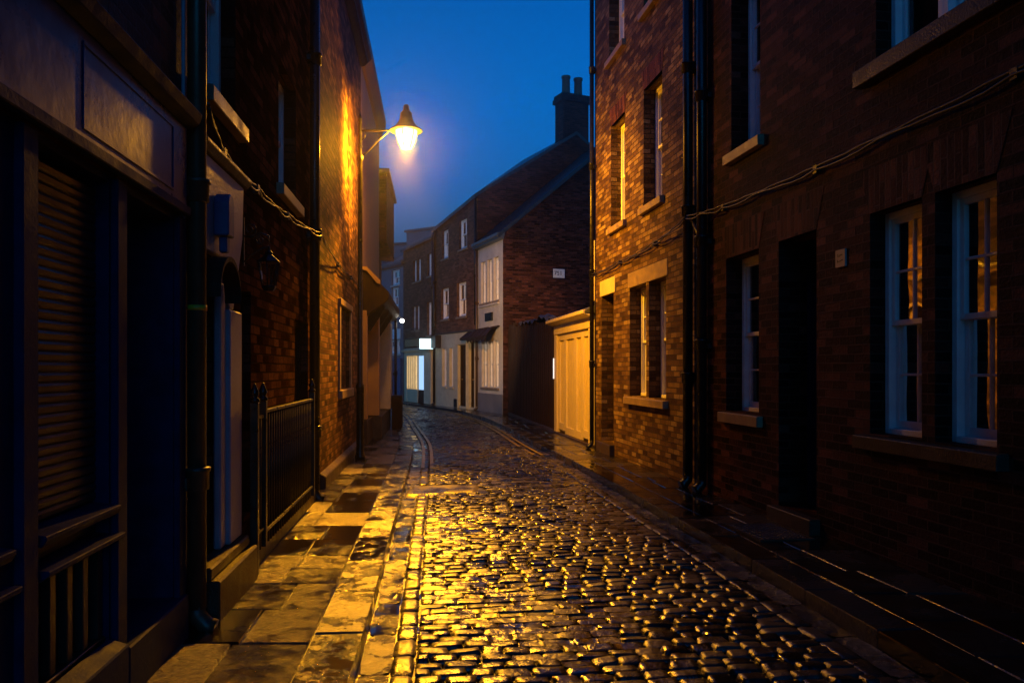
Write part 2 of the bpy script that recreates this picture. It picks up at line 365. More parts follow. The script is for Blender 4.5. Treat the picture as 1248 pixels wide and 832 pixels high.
def panel_door(B, a, b, c, d, r=.3, w=0.0, paint='painted_navy', transom=.0, knob=True, knob_side=1, panels=True):
    f = w - r; m = B.m(); fr = .06
    m.box(a, a + fr, f - .09, f, c, d).box(b - fr, b, f - .09, f, c, d).box(a + fr, b - fr, f - .09, f, d - fr, d)
    if transom: m.box(a + fr, b - fr, f - .09, f, d - transom - .04, d - transom)
    top = d - fr if not transom else d - transom - .04
    m.box(a + fr, b - fr, f - .08, f - .04, c, top)
    if panels:
        cw = (b - a - 2 * fr); H = top - c
        for (p, q) in ((.08, .36), (.44, .92)):
            for (x, y) in ((.12, .46), (.54, .88)):
                u0 = a + fr + cw * x; u1 = a + fr + cw * y; z0 = c + H * p; z1 = c + H * q; t = .018
                m.box(u0, u1, f - .04, f - .028, z0, z0 + t).box(u0, u1, f - .04, f - .028, z1 - t, z1)
                m.box(u0, u0 + t, f - .04, f - .028, z0 + t, z1 - t).box(u1 - t, u1, f - .04, f - .028, z0 + t, z1 - t)
    o = m.build('door', paint, B.o, .003)
    if transom:
        g = B.m(); g.face([(a + fr, f - .05, d - transom), (b - fr, f - .05, d - transom), (b - fr, f - .05, d - fr), (a + fr, f - .05, d - fr)]); g.build('glass', 'window_glass', o)
    if knob:
        k = B.m(); x = b - fr - .09 if knob_side > 0 else a + fr + .09
        k.tube([(x, f - .042, c + 1.02), (x, f - .02, c + 1.02), (x, f + .0, c + 1.02), (x, f + .022, c + 1.02)], [.012, .012, .028, .016], 12); k.build('handle', 'brass', o)
    return o
def flat_arch(B, a, b, z, h=.34, e=.13, proud=.004, mat='brick_soldier', name='lintel', w=0.0):
    m = B.m(); m.slab([(a, z), (b, z), (b + e, z + h), (a - e, z + h)], w - .05, w + proud); return m.build(name, mat, B.o)
def drainpipe(B, u, w, r, z0, z1, mat='black_iron', joints=(), shoe=True, name='drainpipe'):
    m = B.m(); m.tube([(u, w, z0 + .12), (u, w, z1)], r, 16)
    for z in joints: m.lathe((u, w), [(r, z - .07), (r * 1.28, z - .065), (r * 1.28, z + .035), (r * 1.45, z + .04), (r * 1.45, z + .06), (r, z + .065)], 16)
    for z in joints: m.box(u - r * 2.1, u + r * 2.1, w - r * 1.1 - .02, w - r * .4, z - .05, z + .01)
    if shoe: m.tube([(u, w, z0 + .14), (u, w, z0 + .08), (u, w + .05, z0 + .02), (u, w + .10, z0)], r, 12)
    return m.build(name, mat, B.o)
def shell(B, u0, u1, depth, z1, mat, roof='slate_roof', rise=2.2, ends=True, end0_top=None):
    """side and rear walls and a pitched roof whose ridge runs along the street"""
    m = B.m()
    for u in (u0, u1):
        m.face([(u, 0, 0), (u, -depth, 0), (u, -depth, z1), (u, -depth / 2, z1 + rise), (u, 0, z1)])
    m.face([(u0, -depth, 0), (u1, -depth, 0), (u1, -depth, z1), (u0, -depth, z1)])
    m.build('side_wall', mat, B.o)
    r = B.m(); o = .14; sl = rise / (depth / 2)
    r.prism([(o, z1 - o * sl), (-depth / 2, z1 + rise), (-depth - o, z1 - o * sl), (-depth - o, z1 - o * sl + .12), (-depth / 2, z1 + rise + .12), (o, z1 - o * sl + .12)], u0 - .03, u1 + .03)
    return r.build('roof', roof, B.o)

# ================================================================ GROUND
def curve(pts, n=400):
    p = np.array(pts, float); d = np.r_[0, np.cumsum(np.hypot(*np.diff(p, axis=0).T))]; s = np.linspace(0, d[-1], n)
    q = np.c_[np.interp(s, d, p[:, 0]), np.interp(s, d, p[:, 1])]
    k = np.ones(21) / 21; pad = np.r_[np.repeat(q[:1], 10, 0) + (np.arange(-10, 0)[:, None]) * (q[1] - q[0]), q, np.repeat(q[-1:], 10, 0) + (np.arange(1, 11)[:, None]) * (q[-1] - q[-2])]
    return np.c_[np.convolve(pad[:, 0], k, 'valid'), np.convolve(pad[:, 1], k, 'valid')]
KL = curve([(-.28, -4), (-.45, -.5), (-.62, 1.5), (-.79, 4.06), (-1.03, 6.47), (-1.47, 11.1), (-1.76, 14.1), (-2.05, 16.6), (-2.75, 20.7), (-3.8, 26.8), (-4.8, 31), (-6.6, 35.0), (-9.5, 38.2), (-14, 41.0)])
KR = curve([(3.0, -4), (2.62, -.5), (2.42, 1.5), (2.12, 4.06), (1.84, 6.47), (1.42, 9.7), (1.02, 12.8), (.44, 16.3), (-.05, 20), (-.70, 23.9), (-1.95, 29.0), (-3.66, 32.9), (-5.45, 36.7), (-7.4, 39.6), (-12, 43.4)])
def edge(Cv, t):
    x = t * (len(Cv) - 1); i = min(int(x), len(Cv) - 2); f = x - i; return Cv[i] * (1 - f) + Cv[i + 1] * f
def off(Cv, dist):
    d = np.gradient(Cv, axis=0); d /= np.hypot(d[:, 0], d[:, 1])[:, None]; return Cv + np.c_[d[:, 1], -d[:, 0]] * dist    # + = to the right
def raw(name, verts, faces, mat, smooth=False, kind='structure'):
    me = bpy.data.meshes.new(name); me.from_pydata([tuple(map(float, v)) for v in verts], [], faces); me.materials.append(MAT[mat])
    if smooth: me.polygons.foreach_set('use_smooth', [True] * len(me.polygons))
    me.update(); o = bpy.data.objects.new(name, me); C.objects.link(o); tag(o, kind=kind); return o
S = 400.0
raw('ground', [(-S, -S, -.30), (S, -S, -.30), (S, S * 2, -.30), (-S, S * 2, -.30)], [(0, 1, 2, 3)], 'dirt_ground')
# bedding the setts sit in (also the wet joints between them)
def ribbon(A, Bc, za, zb, step=1, zf=None):
    n = len(A); v = []; f = []
    for i in range(0, n, step): v += [(A[i][0], A[i][1], za), (Bc[i][0], Bc[i][1], zb)]
    for i in range(len(v) // 2 - 1): f.append((2 * i, 2 * i + 1, 2 * i + 3, 2 * i + 2))
    return v, f
v, f = ribbon(off(KL, -.05), off(KR, .05), -.028, -.028); raw('road_bed', v, f, 'wet_joint').location.z = .042
# setts
CH = .30      # side channel width
A0, B0 = off(KL, CH), off(KR, -CH)
g = np.array([-1, -.88, -.5, .5, .88, 1.0]); gx, gy = np.meshgrid(g, g, indexing='ij')
G = len(g)
def sett(V, F, c, ex, ey, lx, ly, h, tx, ty, dome):
    base = len(V); a = gx * lx / 2; b = gy * ly / 2
    z = h + dome * (1 - .6 * np.abs(gx) ** 2.5 - .9 * np.abs(gy) ** 2.2) + tx * gx + ty * gy
    edge_ = (np.abs(gx) > .99) | (np.abs(gy) > .99); z = np.where(edge_, -.012, z)
    jit = rng.normal(0, .0035, gx.shape); jz = rng.normal(0, .0012, gx.shape)
    corner = (np.abs(gx) > .7) & (np.abs(gy) > .7); sh = np.where(corner, .93, 1.0)
    X = c[0] + ex[0] * (a * sh + jit) + ey[0] * (b * sh + jit); Y = c[1] + ex[1] * (a * sh + jit) + ey[1] * (b * sh + jit)
    V.extend(zip(X.ravel(), Y.ravel(), (z + jz).ravel()))
    for i in range(G - 1):
        for j in range(G - 1):
            p = base + i * G + j; F.append((p, p + G, p + G + 1, p + 1))
V, F = [], []
length = float(np.hypot(*np.diff((A0 + B0) / 2, axis=0).T).sum())
rows = int(length / .112)
def in_patch(c):   # cement repair by the left kerb
    y = c[1] - 10.35 - .28 * (c[0] + 1.1); return c[0] < -.42 + .12 * math.sin(c[1] * 5) and -.42 < y < .42
for i in range(rows):
    t0 = (i + .5) / rows; a = edge(A0, t0); b = edge(B0, t0); L = np.hypot(*(b - a)); ex = (b - a) / L; ey = np.array([-ex[1], ex[0]])
    an = edge(A0, min(1, (i + 1) / rows)); ap = edge(A0, i / rows); bn = edge(B0, min(1, (i + 1) / rows)); bp_ = edge(B0, i / rows)
    x = 0.0; first = True; sway = .02 * math.sin(i * .21)
    if a[1] < 2.4: continue
    while x < L - .04:
        w = rng.uniform(.125, .20) if not (first and i % 2) else rng.uniform(.07, .10)
        if L - x - w < .08: w = L - x
        first = False; k = (x + w / 2) / L; pitch = np.hypot(*((an - ap) * (1 - k) + (bn - bp_) * k))
        c = a + ex * (x + w / 2) + ey * (.02 * math.sin(k * 5 + i * .13) * .5 + rng.normal(0, .004))
        if not in_patch(c):
            und = .010 * math.sin(c[0] * 2.6 + c[1] * .9) + .008 * math.sin(c[1] * 2.1)
            sett(V, F, c, ex, ey, w - rng.uniform(.003, .007), pitch - rng.uniform(.003, .008), und + rng.normal(0, .0030), rng.normal(0, .0026), rng.normal(0, .0034), rng.uniform(.002, .0045))
        x += w
# one line of long setts set lengthwise beside each channel
for Cv, o1 in ((KL, .235), (KR, -.235)):
    cv = off(Cv, o1); n = int(np.hypot(*np.diff(cv, axis=0).T).sum() / .27)
    for i in range(n):
        c = edge(cv, (i + .5) / n); d = edge(cv, min(1, (i + 1) / n)) - edge(cv, i / n); Ld = np.hypot(*d); d /= Ld
        if c[1] < 2.2 or in_patch(c): continue
        sett(V, F, c, np.array([d[1], -d[0]]), d, .118, Ld - .012, -.004 + rng.normal(0, .002), rng.normal(0, .002), rng.normal(0, .002), .006)
raw('road', V, F, 'wet_setts', True).location.z = .035
# smooth gutter channel stones
for Cv, s in ((KL, 1), (KR, -1)):
    cv = off(Cv, s * .09); n = int(np.hypot(*np.diff(cv, axis=0).T).sum() / .62); V, F = [], []
    for i in range(n):
        c = edge(cv, (i + .5) / n); d = edge(cv, min(1, (i + 1) / n)) - edge(cv, i / n); Ld = np.hypot(*d); d /= Ld
        if c[1] < 1.5: continue
        sett(V, F, c, np.array([d[1], -d[0]]), d, .165, Ld - .010, -.012 + rng.normal(0, .0015), 0, rng.normal(0, .001), -.006)
    raw('gutter', V, F, 'wet_kerb', True).location.z = .035
# cement repair
V, F = [], []; nx, ny = 24, 14
for i in range(nx):
    for j in range(ny):
        x = -1.36 + .92 * i / (nx - 1); y = 10.35 + .28 * (x + 1.1) + (-.40 + .80 * j / (ny - 1))
        edge_ = i in (0, nx - 1) or j in (0, ny - 1)
        V.append((x + .012 * math.sin(j * 1.7), y + .02 * math.sin(i * 1.1), -.03 if edge_ else .008 + .006 * math.sin(i * .8) * math.cos(j * .9) + rng.normal(0, .0012)))
F = [(i * ny + j, (i + 1) * ny + j, (i + 1) * ny + j + 1, i * ny + j + 1) for i in range(nx - 1) for j in range(ny - 1)]
raw('road_patch', V, F, 'wet_concrete', True).location.z = .035
# worn double yellow lines round the bend
def painted(Cv, o1, y0, y1, z=.016, wd=.055, name='road_marking'):
    a, b = off(Cv, o1 - wd / 2), off(Cv, o1 + wd / 2); idx = [i for i in range(len(Cv)) if y0 < Cv[i][1] < y1]
    V = []
    for i in idx: V += [(a[i][0], a[i][1], z), (b[i][0], b[i][1], z)]
    raw(name, V, [(2 * i, 2 * i + 1, 2 * i + 3, 2 * i + 2) for i in range(len(idx) - 1)], 'worn_yellow_line').location.z = .035
for o1 in (.20, .34): painted(KL, o1, 12.4, 31)
for o1 in (-.20, -.34): painted(KR, o1, 14.4, 36)
# kerbs and flagstones
def block(V, F, q, z, th=.16, ch=.007, tilt=None):
    """flagstone on a quad, chamfered, slightly tilted"""
    q = [np.array(p, float) for p in q]; c = sum(q) / 4; tx, ty = (rng.normal(0, .0022), rng.normal(0, .0022)) if tilt is None else tilt
    b = len(V); hz = z + rng.normal(0, .0016)
    for k, (s, dz) in enumerate(((0, -th), (0, -ch), (ch, 0))):
        for p in q:
            d = p - c; L = np.hypot(*d); pp = c + d * (1 - s * 1.6 / L); V.append((pp[0], pp[1], hz + dz + tx * np.sign(d[0]) + ty * np.sign(d[1])))
    for k in (0, 4):
        for j in range(4): F.append((b + k + j, b + k + (j + 1) % 4, b + k + 4 + (j + 1) % 4, b + k + 4 + j))
    F.append((b + 8, b + 9, b + 10, b + 11))
def strip(name, Ca, Cb, step, z, mat, gap=.009, ymin=.3):
    n = int(np.hypot(*np.diff(Ca, axis=0).T).sum() / step); V, F = [], []
    for i in range(n):
        t0, t1 = i / n, (i + 1) / n; a0, a1, b0, b1 = edge(Ca, t0), edge(Ca, t1), edge(Cb, t0), edge(Cb, t1)
        if a0[1] < ymin: continue
        s = gap / 2 / max(.01, np.hypot(*(a1 - a0)))
        block(V, F, (a0 + (a1 - a0) * s, b0 + (b1 - b0) * s, b1 - (b1 - b0) * s, a1 - (a1 - a0) * s), z)
    return raw(name, V, F, mat)
strip('kerb', KL, off(KL, -.27), .85, .122, 'wet_kerb'); strip('kerb', KR, off(KR, .27), .85, .122, 'rain_dark_flags')
def wallline(F, ys):
    (x, y), a, s = F; return np.array([(x + (Y - y) / math.tan(a), Y) for Y in ys])
WL = curve([tuple(p) for p in wallline(LEFT, [-4, 25.5])] + [(-4.35, 28), (-6.2, 33), (-9.5, 36.2), (-14, 38.5)])
WR = curve([tuple(p) for p in wallline(RIGHT, [-4, 25.8])] + [(-.25, 26.4), (-1.2, 29.0), (-3.15, 33.1), (-5.0, 37.1), (-7.0, 40.2), (-12, 45)])
def at_y(Cv, y): return np.array([np.interp(y, Cv[:, 1], Cv[:, 0]), y])
def flags(name, Kc, Wc, skew, mat='wet_flags'):
    V, F = [], []; y = -.6
    while y < 38:
        st = rng.choice([.42, .55, .68, .6]); ya, yb = y + .0045, y + st - .0045
        pts = [(at_y(Wc, ya), at_y(Kc, ya + skew)), (at_y(Wc, yb), at_y(Kc, yb + skew))]
        wd = np.hypot(*(pts[0][1] - pts[0][0])); cuts = [0]
        if wd > 1.15: cuts += sorted([rng.uniform(.3, .42), rng.uniform(.62, .75)])
        elif wd > .55: cuts += [rng.uniform(.35, .65)]
        cuts += [1]
        for c0, c1 in zip(cuts, cuts[1:]):
            g0 = .0045 / wd if c0 else 0; g1 = .0045 / wd if c1 < 1 else 0
            P = lambda k, c: pts[k][0] * (1 - c) + pts[k][1] * c
            block(V, F, (P(0, c0 + g0), P(0, c1 - g1), P(1, c1 - g1), P(1, c0 + g0)), .12)
        y += st
    return raw(name, V, F, mat)
flags('pavement', off(KL, -.279), WL, .0); flags('pavement', off(KR, .279), WR, .0, 'rain_dark_flags')
v, f = ribbon(off(KL, -.012), WL, .100, .100); raw('pavement_bed', v, f, 'wet_joint')
v, f = ribbon(off(KR, .012), WR, .100, .100); raw('pavement_bed', v, f, 'wet_joint')

# ================================================================ RIGHT SIDE
WRM = 'dark_interior'
# near brick house
B = Building('brick_house', RIGHT, 'near right dark red brick house with dark doorway and paired tall sash windows', 'house')
DZ = .12
holes = [(7.24, 7.95, .26, 2.86, .30), (8.38, 9.20, 1.13, 2.86, .19), (5.80, 6.43, 1.09, 2.84, .13), (5.08, 5.66, 1.09, 2.84, .13), (4.5, 6.35, 4.03, 5.9, .13), (8.35, 9.06, 4.03, 5.92, .20),
         (3.0, 3.7, 1.09, 2.84, .13), (2.4, 3.4, 4.03, 5.9, .13), (8.35, 9.06, 6.98, 8.6, .2), (4.9, 5.9, 6.98, 8.6, .2)]
m = B.m(); m.wall(-5, 9.95, DZ - .14, 9.8, holes, mi=0); m.build('wall', ['brick_right', WRM], B.o)
shell(B, -5, 9.94, 7, 9.8, 'brick_right')
for (a, b, c, d, r) in holes[1:]:
    g = a in (5.80, 5.08)
    if a == 4.5: continue
    cols = 2; sash_window(B, a, b, c, d, r, sill=None if g else (.09, .07, .13, 'stone_trim'), curtain='pale_curtain' if a > 8 and c > 3 else 'curtain', rows=2, cols=cols)
sash_window(B, 4.5, 5.08, 4.03, 5.9, .13, cols=1, curtain='pale_curtain'); sash_window(B, 5.08, 5.75, 4.03, 5.9, .13, cols=2, curtain=None); sash_window(B, 5.75, 6.35, 4.03, 5.9, .13, cols=1, curtain=None)
m = B.m(); m.prism([(-.12, 3.87), (.08, 3.87), (.08, 4.005), (-.12, 4.025)], 4.35, 6.55); m.build('sill', 'stone_dark', B.o, .006)
m = B.m(); m.prism([(-.12, .965), (.085, .965), (.085, 1.07), (-.12, 1.088)], 4.98, 6.55); m.build('sill', 'stone_dark', B.o, .006)
panel_door(B, 7.24, 7.95, .26, 2.86, .30, transom=.42, paint='painted_navy', knob_side=-1)
m = B.m(); m.box(7.18, 8.01, -.32, .10, .10, .258); m.build('doorstep', 'stone_dark', B.o, .008)
m = B.m(); m.tube([(7.40, -.27, 2.44), (7.58, -.25, 2.46)], [.02, .02], 8); m.build('door_number', 'brass', B.o)
for (a, b, z) in ((8.38, 9.20, 2.86), (7.24, 7.95, 2.86), (5.80, 6.43, 2.84), (5.08, 5.66, 2.84), (4.5, 6.35, 5.9), (8.35, 9.06, 5.92)): flat_arch(B, a, b, z, h=.36)
drainpipe(B, 9.74, .075, .062, .14, 9.6, 'black_iron', (1.9, 3.15, 4.9, 6.7))
m = B.m(); m.tube([(9.74, .075, 3.12), (9.9, .06, 3.3), (10.1, .06, 3.5)], .035, 10); m.build('waste_pipe', 'black_iron', B.o)
# far brick house, weathered
B2 = Building('brick_house', RIGHT, 'weathered buff brick house lit yellow by the street lamp, beside the white timber lean-to', 'house')
holes = [(13.87, 14.68, .30, 2.92, .22), (12.10, 12.93, 1.18, 2.90, .18), (11.22, 11.97, 1.18, 2.90, .18), (11.38, 12.22, 4.06, 5.83, .18), (13.20, 14.04, 4.06, 5.83, .18),
         (13.24, 14.16, 7.02, 8.6, .18), (11.38, 12.22, 7.02, 8.6, .18)]
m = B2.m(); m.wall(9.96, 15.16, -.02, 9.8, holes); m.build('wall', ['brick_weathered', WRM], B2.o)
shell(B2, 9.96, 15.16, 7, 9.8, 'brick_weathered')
for (a, b, c, d, r) in holes[1:]:
    sash_window(B2, a, b, c, d, r, sill=(.09, .07, .12, 'stone_trim') if c > 3 else None, curtain='pale_curtain')
m = B2.m(); m.prism([(-.15, 1.05), (.085, 1.05), (.085, 1.16), (-.15, 1.178)], 11.12, 13.03); m.build('sill', 'stone_trim', B2.o, .006)
m = B2.m(); m.box(11.14, 13.01, -.12, .012, 2.903, 3.14); m.build('lintel', 'stone_trim', B2.o, .005)
m = B2.m(); m.box(13.78, 14.76, -.12, .012, 2.923, 3.20); m.build('lintel', 'cream_paint', B2.o, .005)
for (a, b, z) in ((11.38, 12.22, 5.83), (13.20, 14.04, 5.83)): flat_arch(B2, a, b, z, h=.3, e=.1)
panel_door(B2, 13.87, 14.68, .30, 2.92, .22, paint='black_timber', transom=.35)
m = B2.m(); m.box(13.82, 14.74, -.24, .09, .10, .298); m.build('doorstep', 'stone_dark', B2.o, .008)
drainpipe(B2, 10.17, .085, .062, .14, 9.6, 'black_iron', (1.5, 3.6, 5.4, 7.2))
drainpipe(B2, 15.10, .075, .04, .14, 9.6, 'black_iron', (1.7, 3.4, 5.4, 7.2))
m = B2.m(); m.box(15.17, 15.36, -.35, -.02, 2.9, 4.05); m.build('chimney_flue', 'cream_paint', B2.o, .01)
# white timber lean-to
B3 = Building('timber_lean_to', RIGHT, 'cream painted timber lean-to with a panelled double door, lit bright yellow by the lamp', 'outbuilding')
u0, u1 = 15.38, 18.98
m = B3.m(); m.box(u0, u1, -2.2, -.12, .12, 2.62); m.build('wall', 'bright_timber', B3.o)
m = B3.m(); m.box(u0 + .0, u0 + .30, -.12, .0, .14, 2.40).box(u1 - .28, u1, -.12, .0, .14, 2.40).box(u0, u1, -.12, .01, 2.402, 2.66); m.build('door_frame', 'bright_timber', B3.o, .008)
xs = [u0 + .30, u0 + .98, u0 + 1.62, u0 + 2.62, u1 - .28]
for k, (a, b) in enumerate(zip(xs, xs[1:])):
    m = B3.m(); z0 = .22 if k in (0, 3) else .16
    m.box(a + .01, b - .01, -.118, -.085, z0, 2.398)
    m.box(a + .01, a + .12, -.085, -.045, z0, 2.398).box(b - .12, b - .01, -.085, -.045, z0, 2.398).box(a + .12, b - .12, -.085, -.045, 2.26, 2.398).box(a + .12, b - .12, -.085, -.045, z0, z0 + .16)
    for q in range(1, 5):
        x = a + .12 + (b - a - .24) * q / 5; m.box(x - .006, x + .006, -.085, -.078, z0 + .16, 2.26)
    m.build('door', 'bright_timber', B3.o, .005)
m = B3.m(); m.prism([(.16, 2.665), (.16, 2.72), (.02, 2.80), (-2.2, 3.15), (-2.2, 2.665)], u0 - .05, u1 + .06); m.build('roof', ['lead_flashing'], B3.o, .01)
m = B3.m(); m.prism([(.012, 2.60), (.19, 2.668), (.19, 2.735), (.012, 2.735)], u0 - .04, u1 + .08); m.build('cornice', 'bright_timber', B3.o, .006)
m = B3.m(); m.box(u0 - .01, u1, -.2, .03, .10, .158); m.build('threshold', 'stone_dark', B3.o, .006)
m = B3.m(); m.box(u1 + .005, u1 + .022, -.02, .02, 1.38, 1.86); m.build('strip_light', 'strip_light', B3.o)
m = B3.m(); m.box(u0 - .15, u0 - .005, -2, -.05, .12, 2.9); m.build('side_post', 'lead_flashing', B3.o)
# black corrugated hoarding / gates
Bf = Building('hoarding', RIGHT, 'tall black vertical-board hoarding with a ragged top between the white lean-to and the cream house', 'fence')
m = Bf.m(); x = 19.03; k = 0
while x < 26.55:
    wd = .135; top = 2.72 + .012 * (x - 19) * 3 + .05 * math.sin(k * 2.7) + random.uniform(-.03, .04)
    m.box(x, x + wd - .018, -.06 + (.018 if k % 2 else 0), -.02 + (.018 if k % 2 else 0), .2, top); x += wd; k += 1
m.build('boards', 'black_timber', Bf.o, .004)
m = Bf.m()
for z in (.5, 1.5, 2.5): m.box(19.03, 26.5, -.14, -.065, z, z + .09)
m.build('rail', 'black_timber', Bf.o)
for u in (19.1, 22.9, 26.45):
    m = Bf.m(); m.box(u - .06, u + .06, -.26, -.142, .12, 2.85 + .036 * (u - 19)); m.build('post', 'black_timber', Bf.o)
m = Bf.m(); m.box(19.03, 26.5, -.14, .02, .10, .19); m.build('plinth', 'stone_dark', Bf.o, .01)
# crumpled sheet of plastic / lead over the top of the hoarding
n1, n2 = 26, 7; V, F = [], []
for i in range(n1):
    for j in range(n2):
        u = 19.2 + 5.0 * i / (n1 - 1); w = -.32 + .36 * j / (n2 - 1)
        V.append((u, w, 2.83 + .033 * (u - 19) + .05 * math.sin(i * 1.9 + j) + .10 * math.exp(-((i - 7) / 3) ** 2) + random.uniform(-.02, .02) - .05 * abs(j - 3) / 3))
m = Bf.m(); ids = [m.P(p) for p in V]
for i in range(n1 - 1):
    for j in range(n2 - 1): m.f.append([i * n2 + j, (i + 1) * n2 + j, (i + 1) * n2 + j + 1, i * n2 + j + 1]); m.mi.append(0); m.sm.append(False)
o = m.build('capping_sheet', 'lead_flashing', Bf.o); sm = o.modifiers.new('t', 'SOLIDIFY'); sm.thickness = .01

# ================================================================ FAR ROW
P1, P2, P3, P4, P5 = (-.30, 26.4), (-1.25, 28.9), (-3.2, 33.0), (-5.05, 37.0), (-6.1, 38.5)
def far_window(B, a, b, c, d, cols=2, sill='stone_trim', curtain='pale_curtain', paint='white_paint', r=.1): return sash_window(B, a, b, c, d, r, cols=cols, rows=1, sill=(.05, .05, .09, sill), curtain=curtain, paint=paint, blind=curtain == 'pale_curtain')
# cream rendered gable house
FA, LA = front(P1, P2); Bc = Building('rendered_house', FA, 'narrow cream rendered house with grouped tall windows and a dark brick gable end', 'house')
LA -= .004
holes = [(.42, .94, 3.95, 5.42, .09), (1.10, 1.62, 3.95, 5.42, .09), (1.78, 2.30, 3.95, 5.42, .09), (.42, .94, .98, 2.58, .09), (1.04, 1.56, .98, 2.58, .09), (1.66, 2.20, .98, 2.58, .09)]
m = Bc.m(); m.wall(0, LA, .0, 6.05, holes, top=(6.12, 5.95)); m.build('wall', ['pale_render', WRM], Bc.o)
for (a, b, c, d, r) in holes: far_window(Bc, a, b, c, d, 1)
m = Bc.m(); m.box(.001, LA, -.02, .03, .0, .76); m.build('plinth', 'grey_render', Bc.o, .01)
m = Bc.m(); m.box(.35, 2.4, -.02, .07, 3.80, 3.86); m.build('string_course', 'pale_render', Bc.o, .005)
m = Bc.m(); m.prism([(.0, 5.90), (.05, 5.92), (.24, 6.02), (.24, 6.12), (-.05, 6.16)], -.08, LA + .03); m.build('gutter', 'lead_flashing', Bc.o, .005)
# gable end: perpendicular to the front; half width to ridge 4.2 m
HW = 4.2; RISE = 3.55
m = Bc.m()
m.face([(-.002, 0, 0), (-.002, -2 * HW, 0), (-.002, -2 * HW, 6.1), (-.002, -HW, 6.1 + RISE), (-.002, 0, 6.1)])
m.face([(LA, 0, 0), (LA, -2 * HW, 0), (LA, -2 * HW, 6.1), (LA, -HW, 6.1 + RISE), (LA, 0, 6.1)])
m.face([(0, -2 * HW, 0), (LA, -2 * HW, 0), (LA, -2 * HW, 6.1), (0, -2 * HW, 6.1)]); m.build('gable_wall', 'brick_dark', Bc.o)
sl = RISE / HW; o = .2
m = Bc.m(); m.prism([(o, 6.1 - o * sl), (-HW, 6.1 + RISE), (-2 * HW - o, 6.1 - o * sl), (-2 * HW - o, 6.22 - o * sl), (-HW, 6.25 + RISE), (o, 6.24 - o * sl)], -.10, LA - .01); m.build('roof', 'slate_roof', Bc.o)
# black awning over its ground-floor windows
m = Bc.m()
segs = 14
for i in range(segs):
    a = .25 + 2.15 * i / segs; b = .25 + 2.15 * (i + 1) / segs
    za = .03 * math.sin(i * 1.7); zb = .03 * math.sin((i + 1) * 1.7)
    m.face([(a, .0, 3.05 + za), (b, .0, 3.05 + zb), (b, .30, 2.98 + zb), (a, .30, 2.98 + za)]); m.face([(a, .30, 2.98 + za), (b, .30, 2.98 + zb), (b, .52, 2.72 + zb), (a, .52, 2.72 + za)])
    m.face([(a, .52, 2.72 + za), (b, .52, 2.72 + zb), (b, .50, 2.56 + (.06 if i % 2 else -.03)), (a, .50, 2.56 + (-.03 if i % 2 else .06))])
o_ = m.build('awning', 'black_timber', Bc.o); sd = o_.modifiers.new('t', 'SOLIDIFY'); sd.thickness = .012
m = Bc.m(); m.box(1.0, 1.7, -.02, .06, 3.28, 3.56); m.build('vent', 'black_iron', Bc.o)
drainpipe(Bc, LA - .06, .06, .045, .14, 5.9, 'pipe_brown', (2, 4))
# tall brick house with cream ground floor and the chimney
FB, LB = front(P2, P3); Bt = Building('brick_house', FB, 'three storey red brick house with rendered ground floor and big gable chimney', 'house')
LB -= .004
holes = [(1.02, 1.84, 6.18, 7.30, .10), (2.98, 3.70, 6.05, 7.20, .10), (1.10, 2.05, 3.62, 4.92, .10), (2.92, 3.80, 3.62, 4.86, .10)]
m = Bt.m(); m.wall(0, LB, 3.0, 7.6, holes, top=(7.92, 7.35)); m.build('wall', ['brick_far', WRM], Bt.o)
for (a, b, c, d, r) in holes: far_window(Bt, a, b, c, d, 2)
gh = [(1.02, 1.80, .20, 2.52, .06), (.20, .72, .20, 2.62, .06), (3.16, 3.66, .92, 2.44, .12), (2.42, 2.84, .92, 2.44, .12)]
m = Bt.m(); m.wall(0, LB, .0, 3.0, gh, w=.012, top=(3.0, 3.0)); m.build('rendered_wall', ['cream_paint', WRM], Bt.o)
panel_door(Bt, 1.02, 1.80, .20, 2.52, .06, paint='black_timber'); panel_door(Bt, .20, .72, .20, 2.62, .06, paint='black_timber')
for (a, b, c, d, r) in gh[2:]: far_window(Bt, a, b, c, d, 1, sill='cream_paint', curtain=None)
for (a, b, t) in ((.92, 1.90, 2.54), (.10, .82, 2.64)):
    m = Bt.m(); m.box(a, a + .09, .012, .06, .12, t).box(b - .09, b, .012, .06, .12, t).box(a - .03, b + .03, .012, .09, t, t + .22); m.build('door_surround', 'cream_paint', Bt.o, .006)
m = Bt.m(); m.prism([(.012, 2.86), (.34, 2.66), (.36, 2.74), (.012, 3.0)], .05, .88); m.build('canopy', 'black_timber', Bt.o)
m = Bt.m(); m.box(2.0, 2.28, .012, .05, .14, .46); m.build('meter_box', 'black_iron', Bt.o, .005)
m = Bt.m(); m.box(.0, LB, .0, .05, 3.0, 3.07); m.build('string_course', 'stone_dark', Bt.o, .005)
m = Bt.m(); m.box(3.75, 4.30, .02, .26, 2.46, 2.98); m.build('hanging_box', 'black_timber', Bt.o, .01)
HB = 4.1; RB = 2.72
m = Bt.m()
for u in (-.002, LB):
    e = 7.92 if u < 1 else 7.35
    m.face([(u, 0, 0), (u, -2 * HB, 0), (u, -2 * HB, e), (u, -HB, 7.9 + RB), (u, 0, e)])
m.face([(0, -2 * HB, 0), (LB, -2 * HB, 0), (LB, -2 * HB, 7.7), (0, -2 * HB, 7.7)]); m.build('gable_wall', 'brick_dark', Bt.o)
m = Bt.m()
a0 = [(-.09, .16, 7.80), (-.09, -HB, 7.9 + RB), (-.09, -2 * HB - .1, 7.80)]; a1 = [(LB, .16, 7.24), (LB, -HB, 7.9 + RB), (LB, -2 * HB - .1, 7.7)]
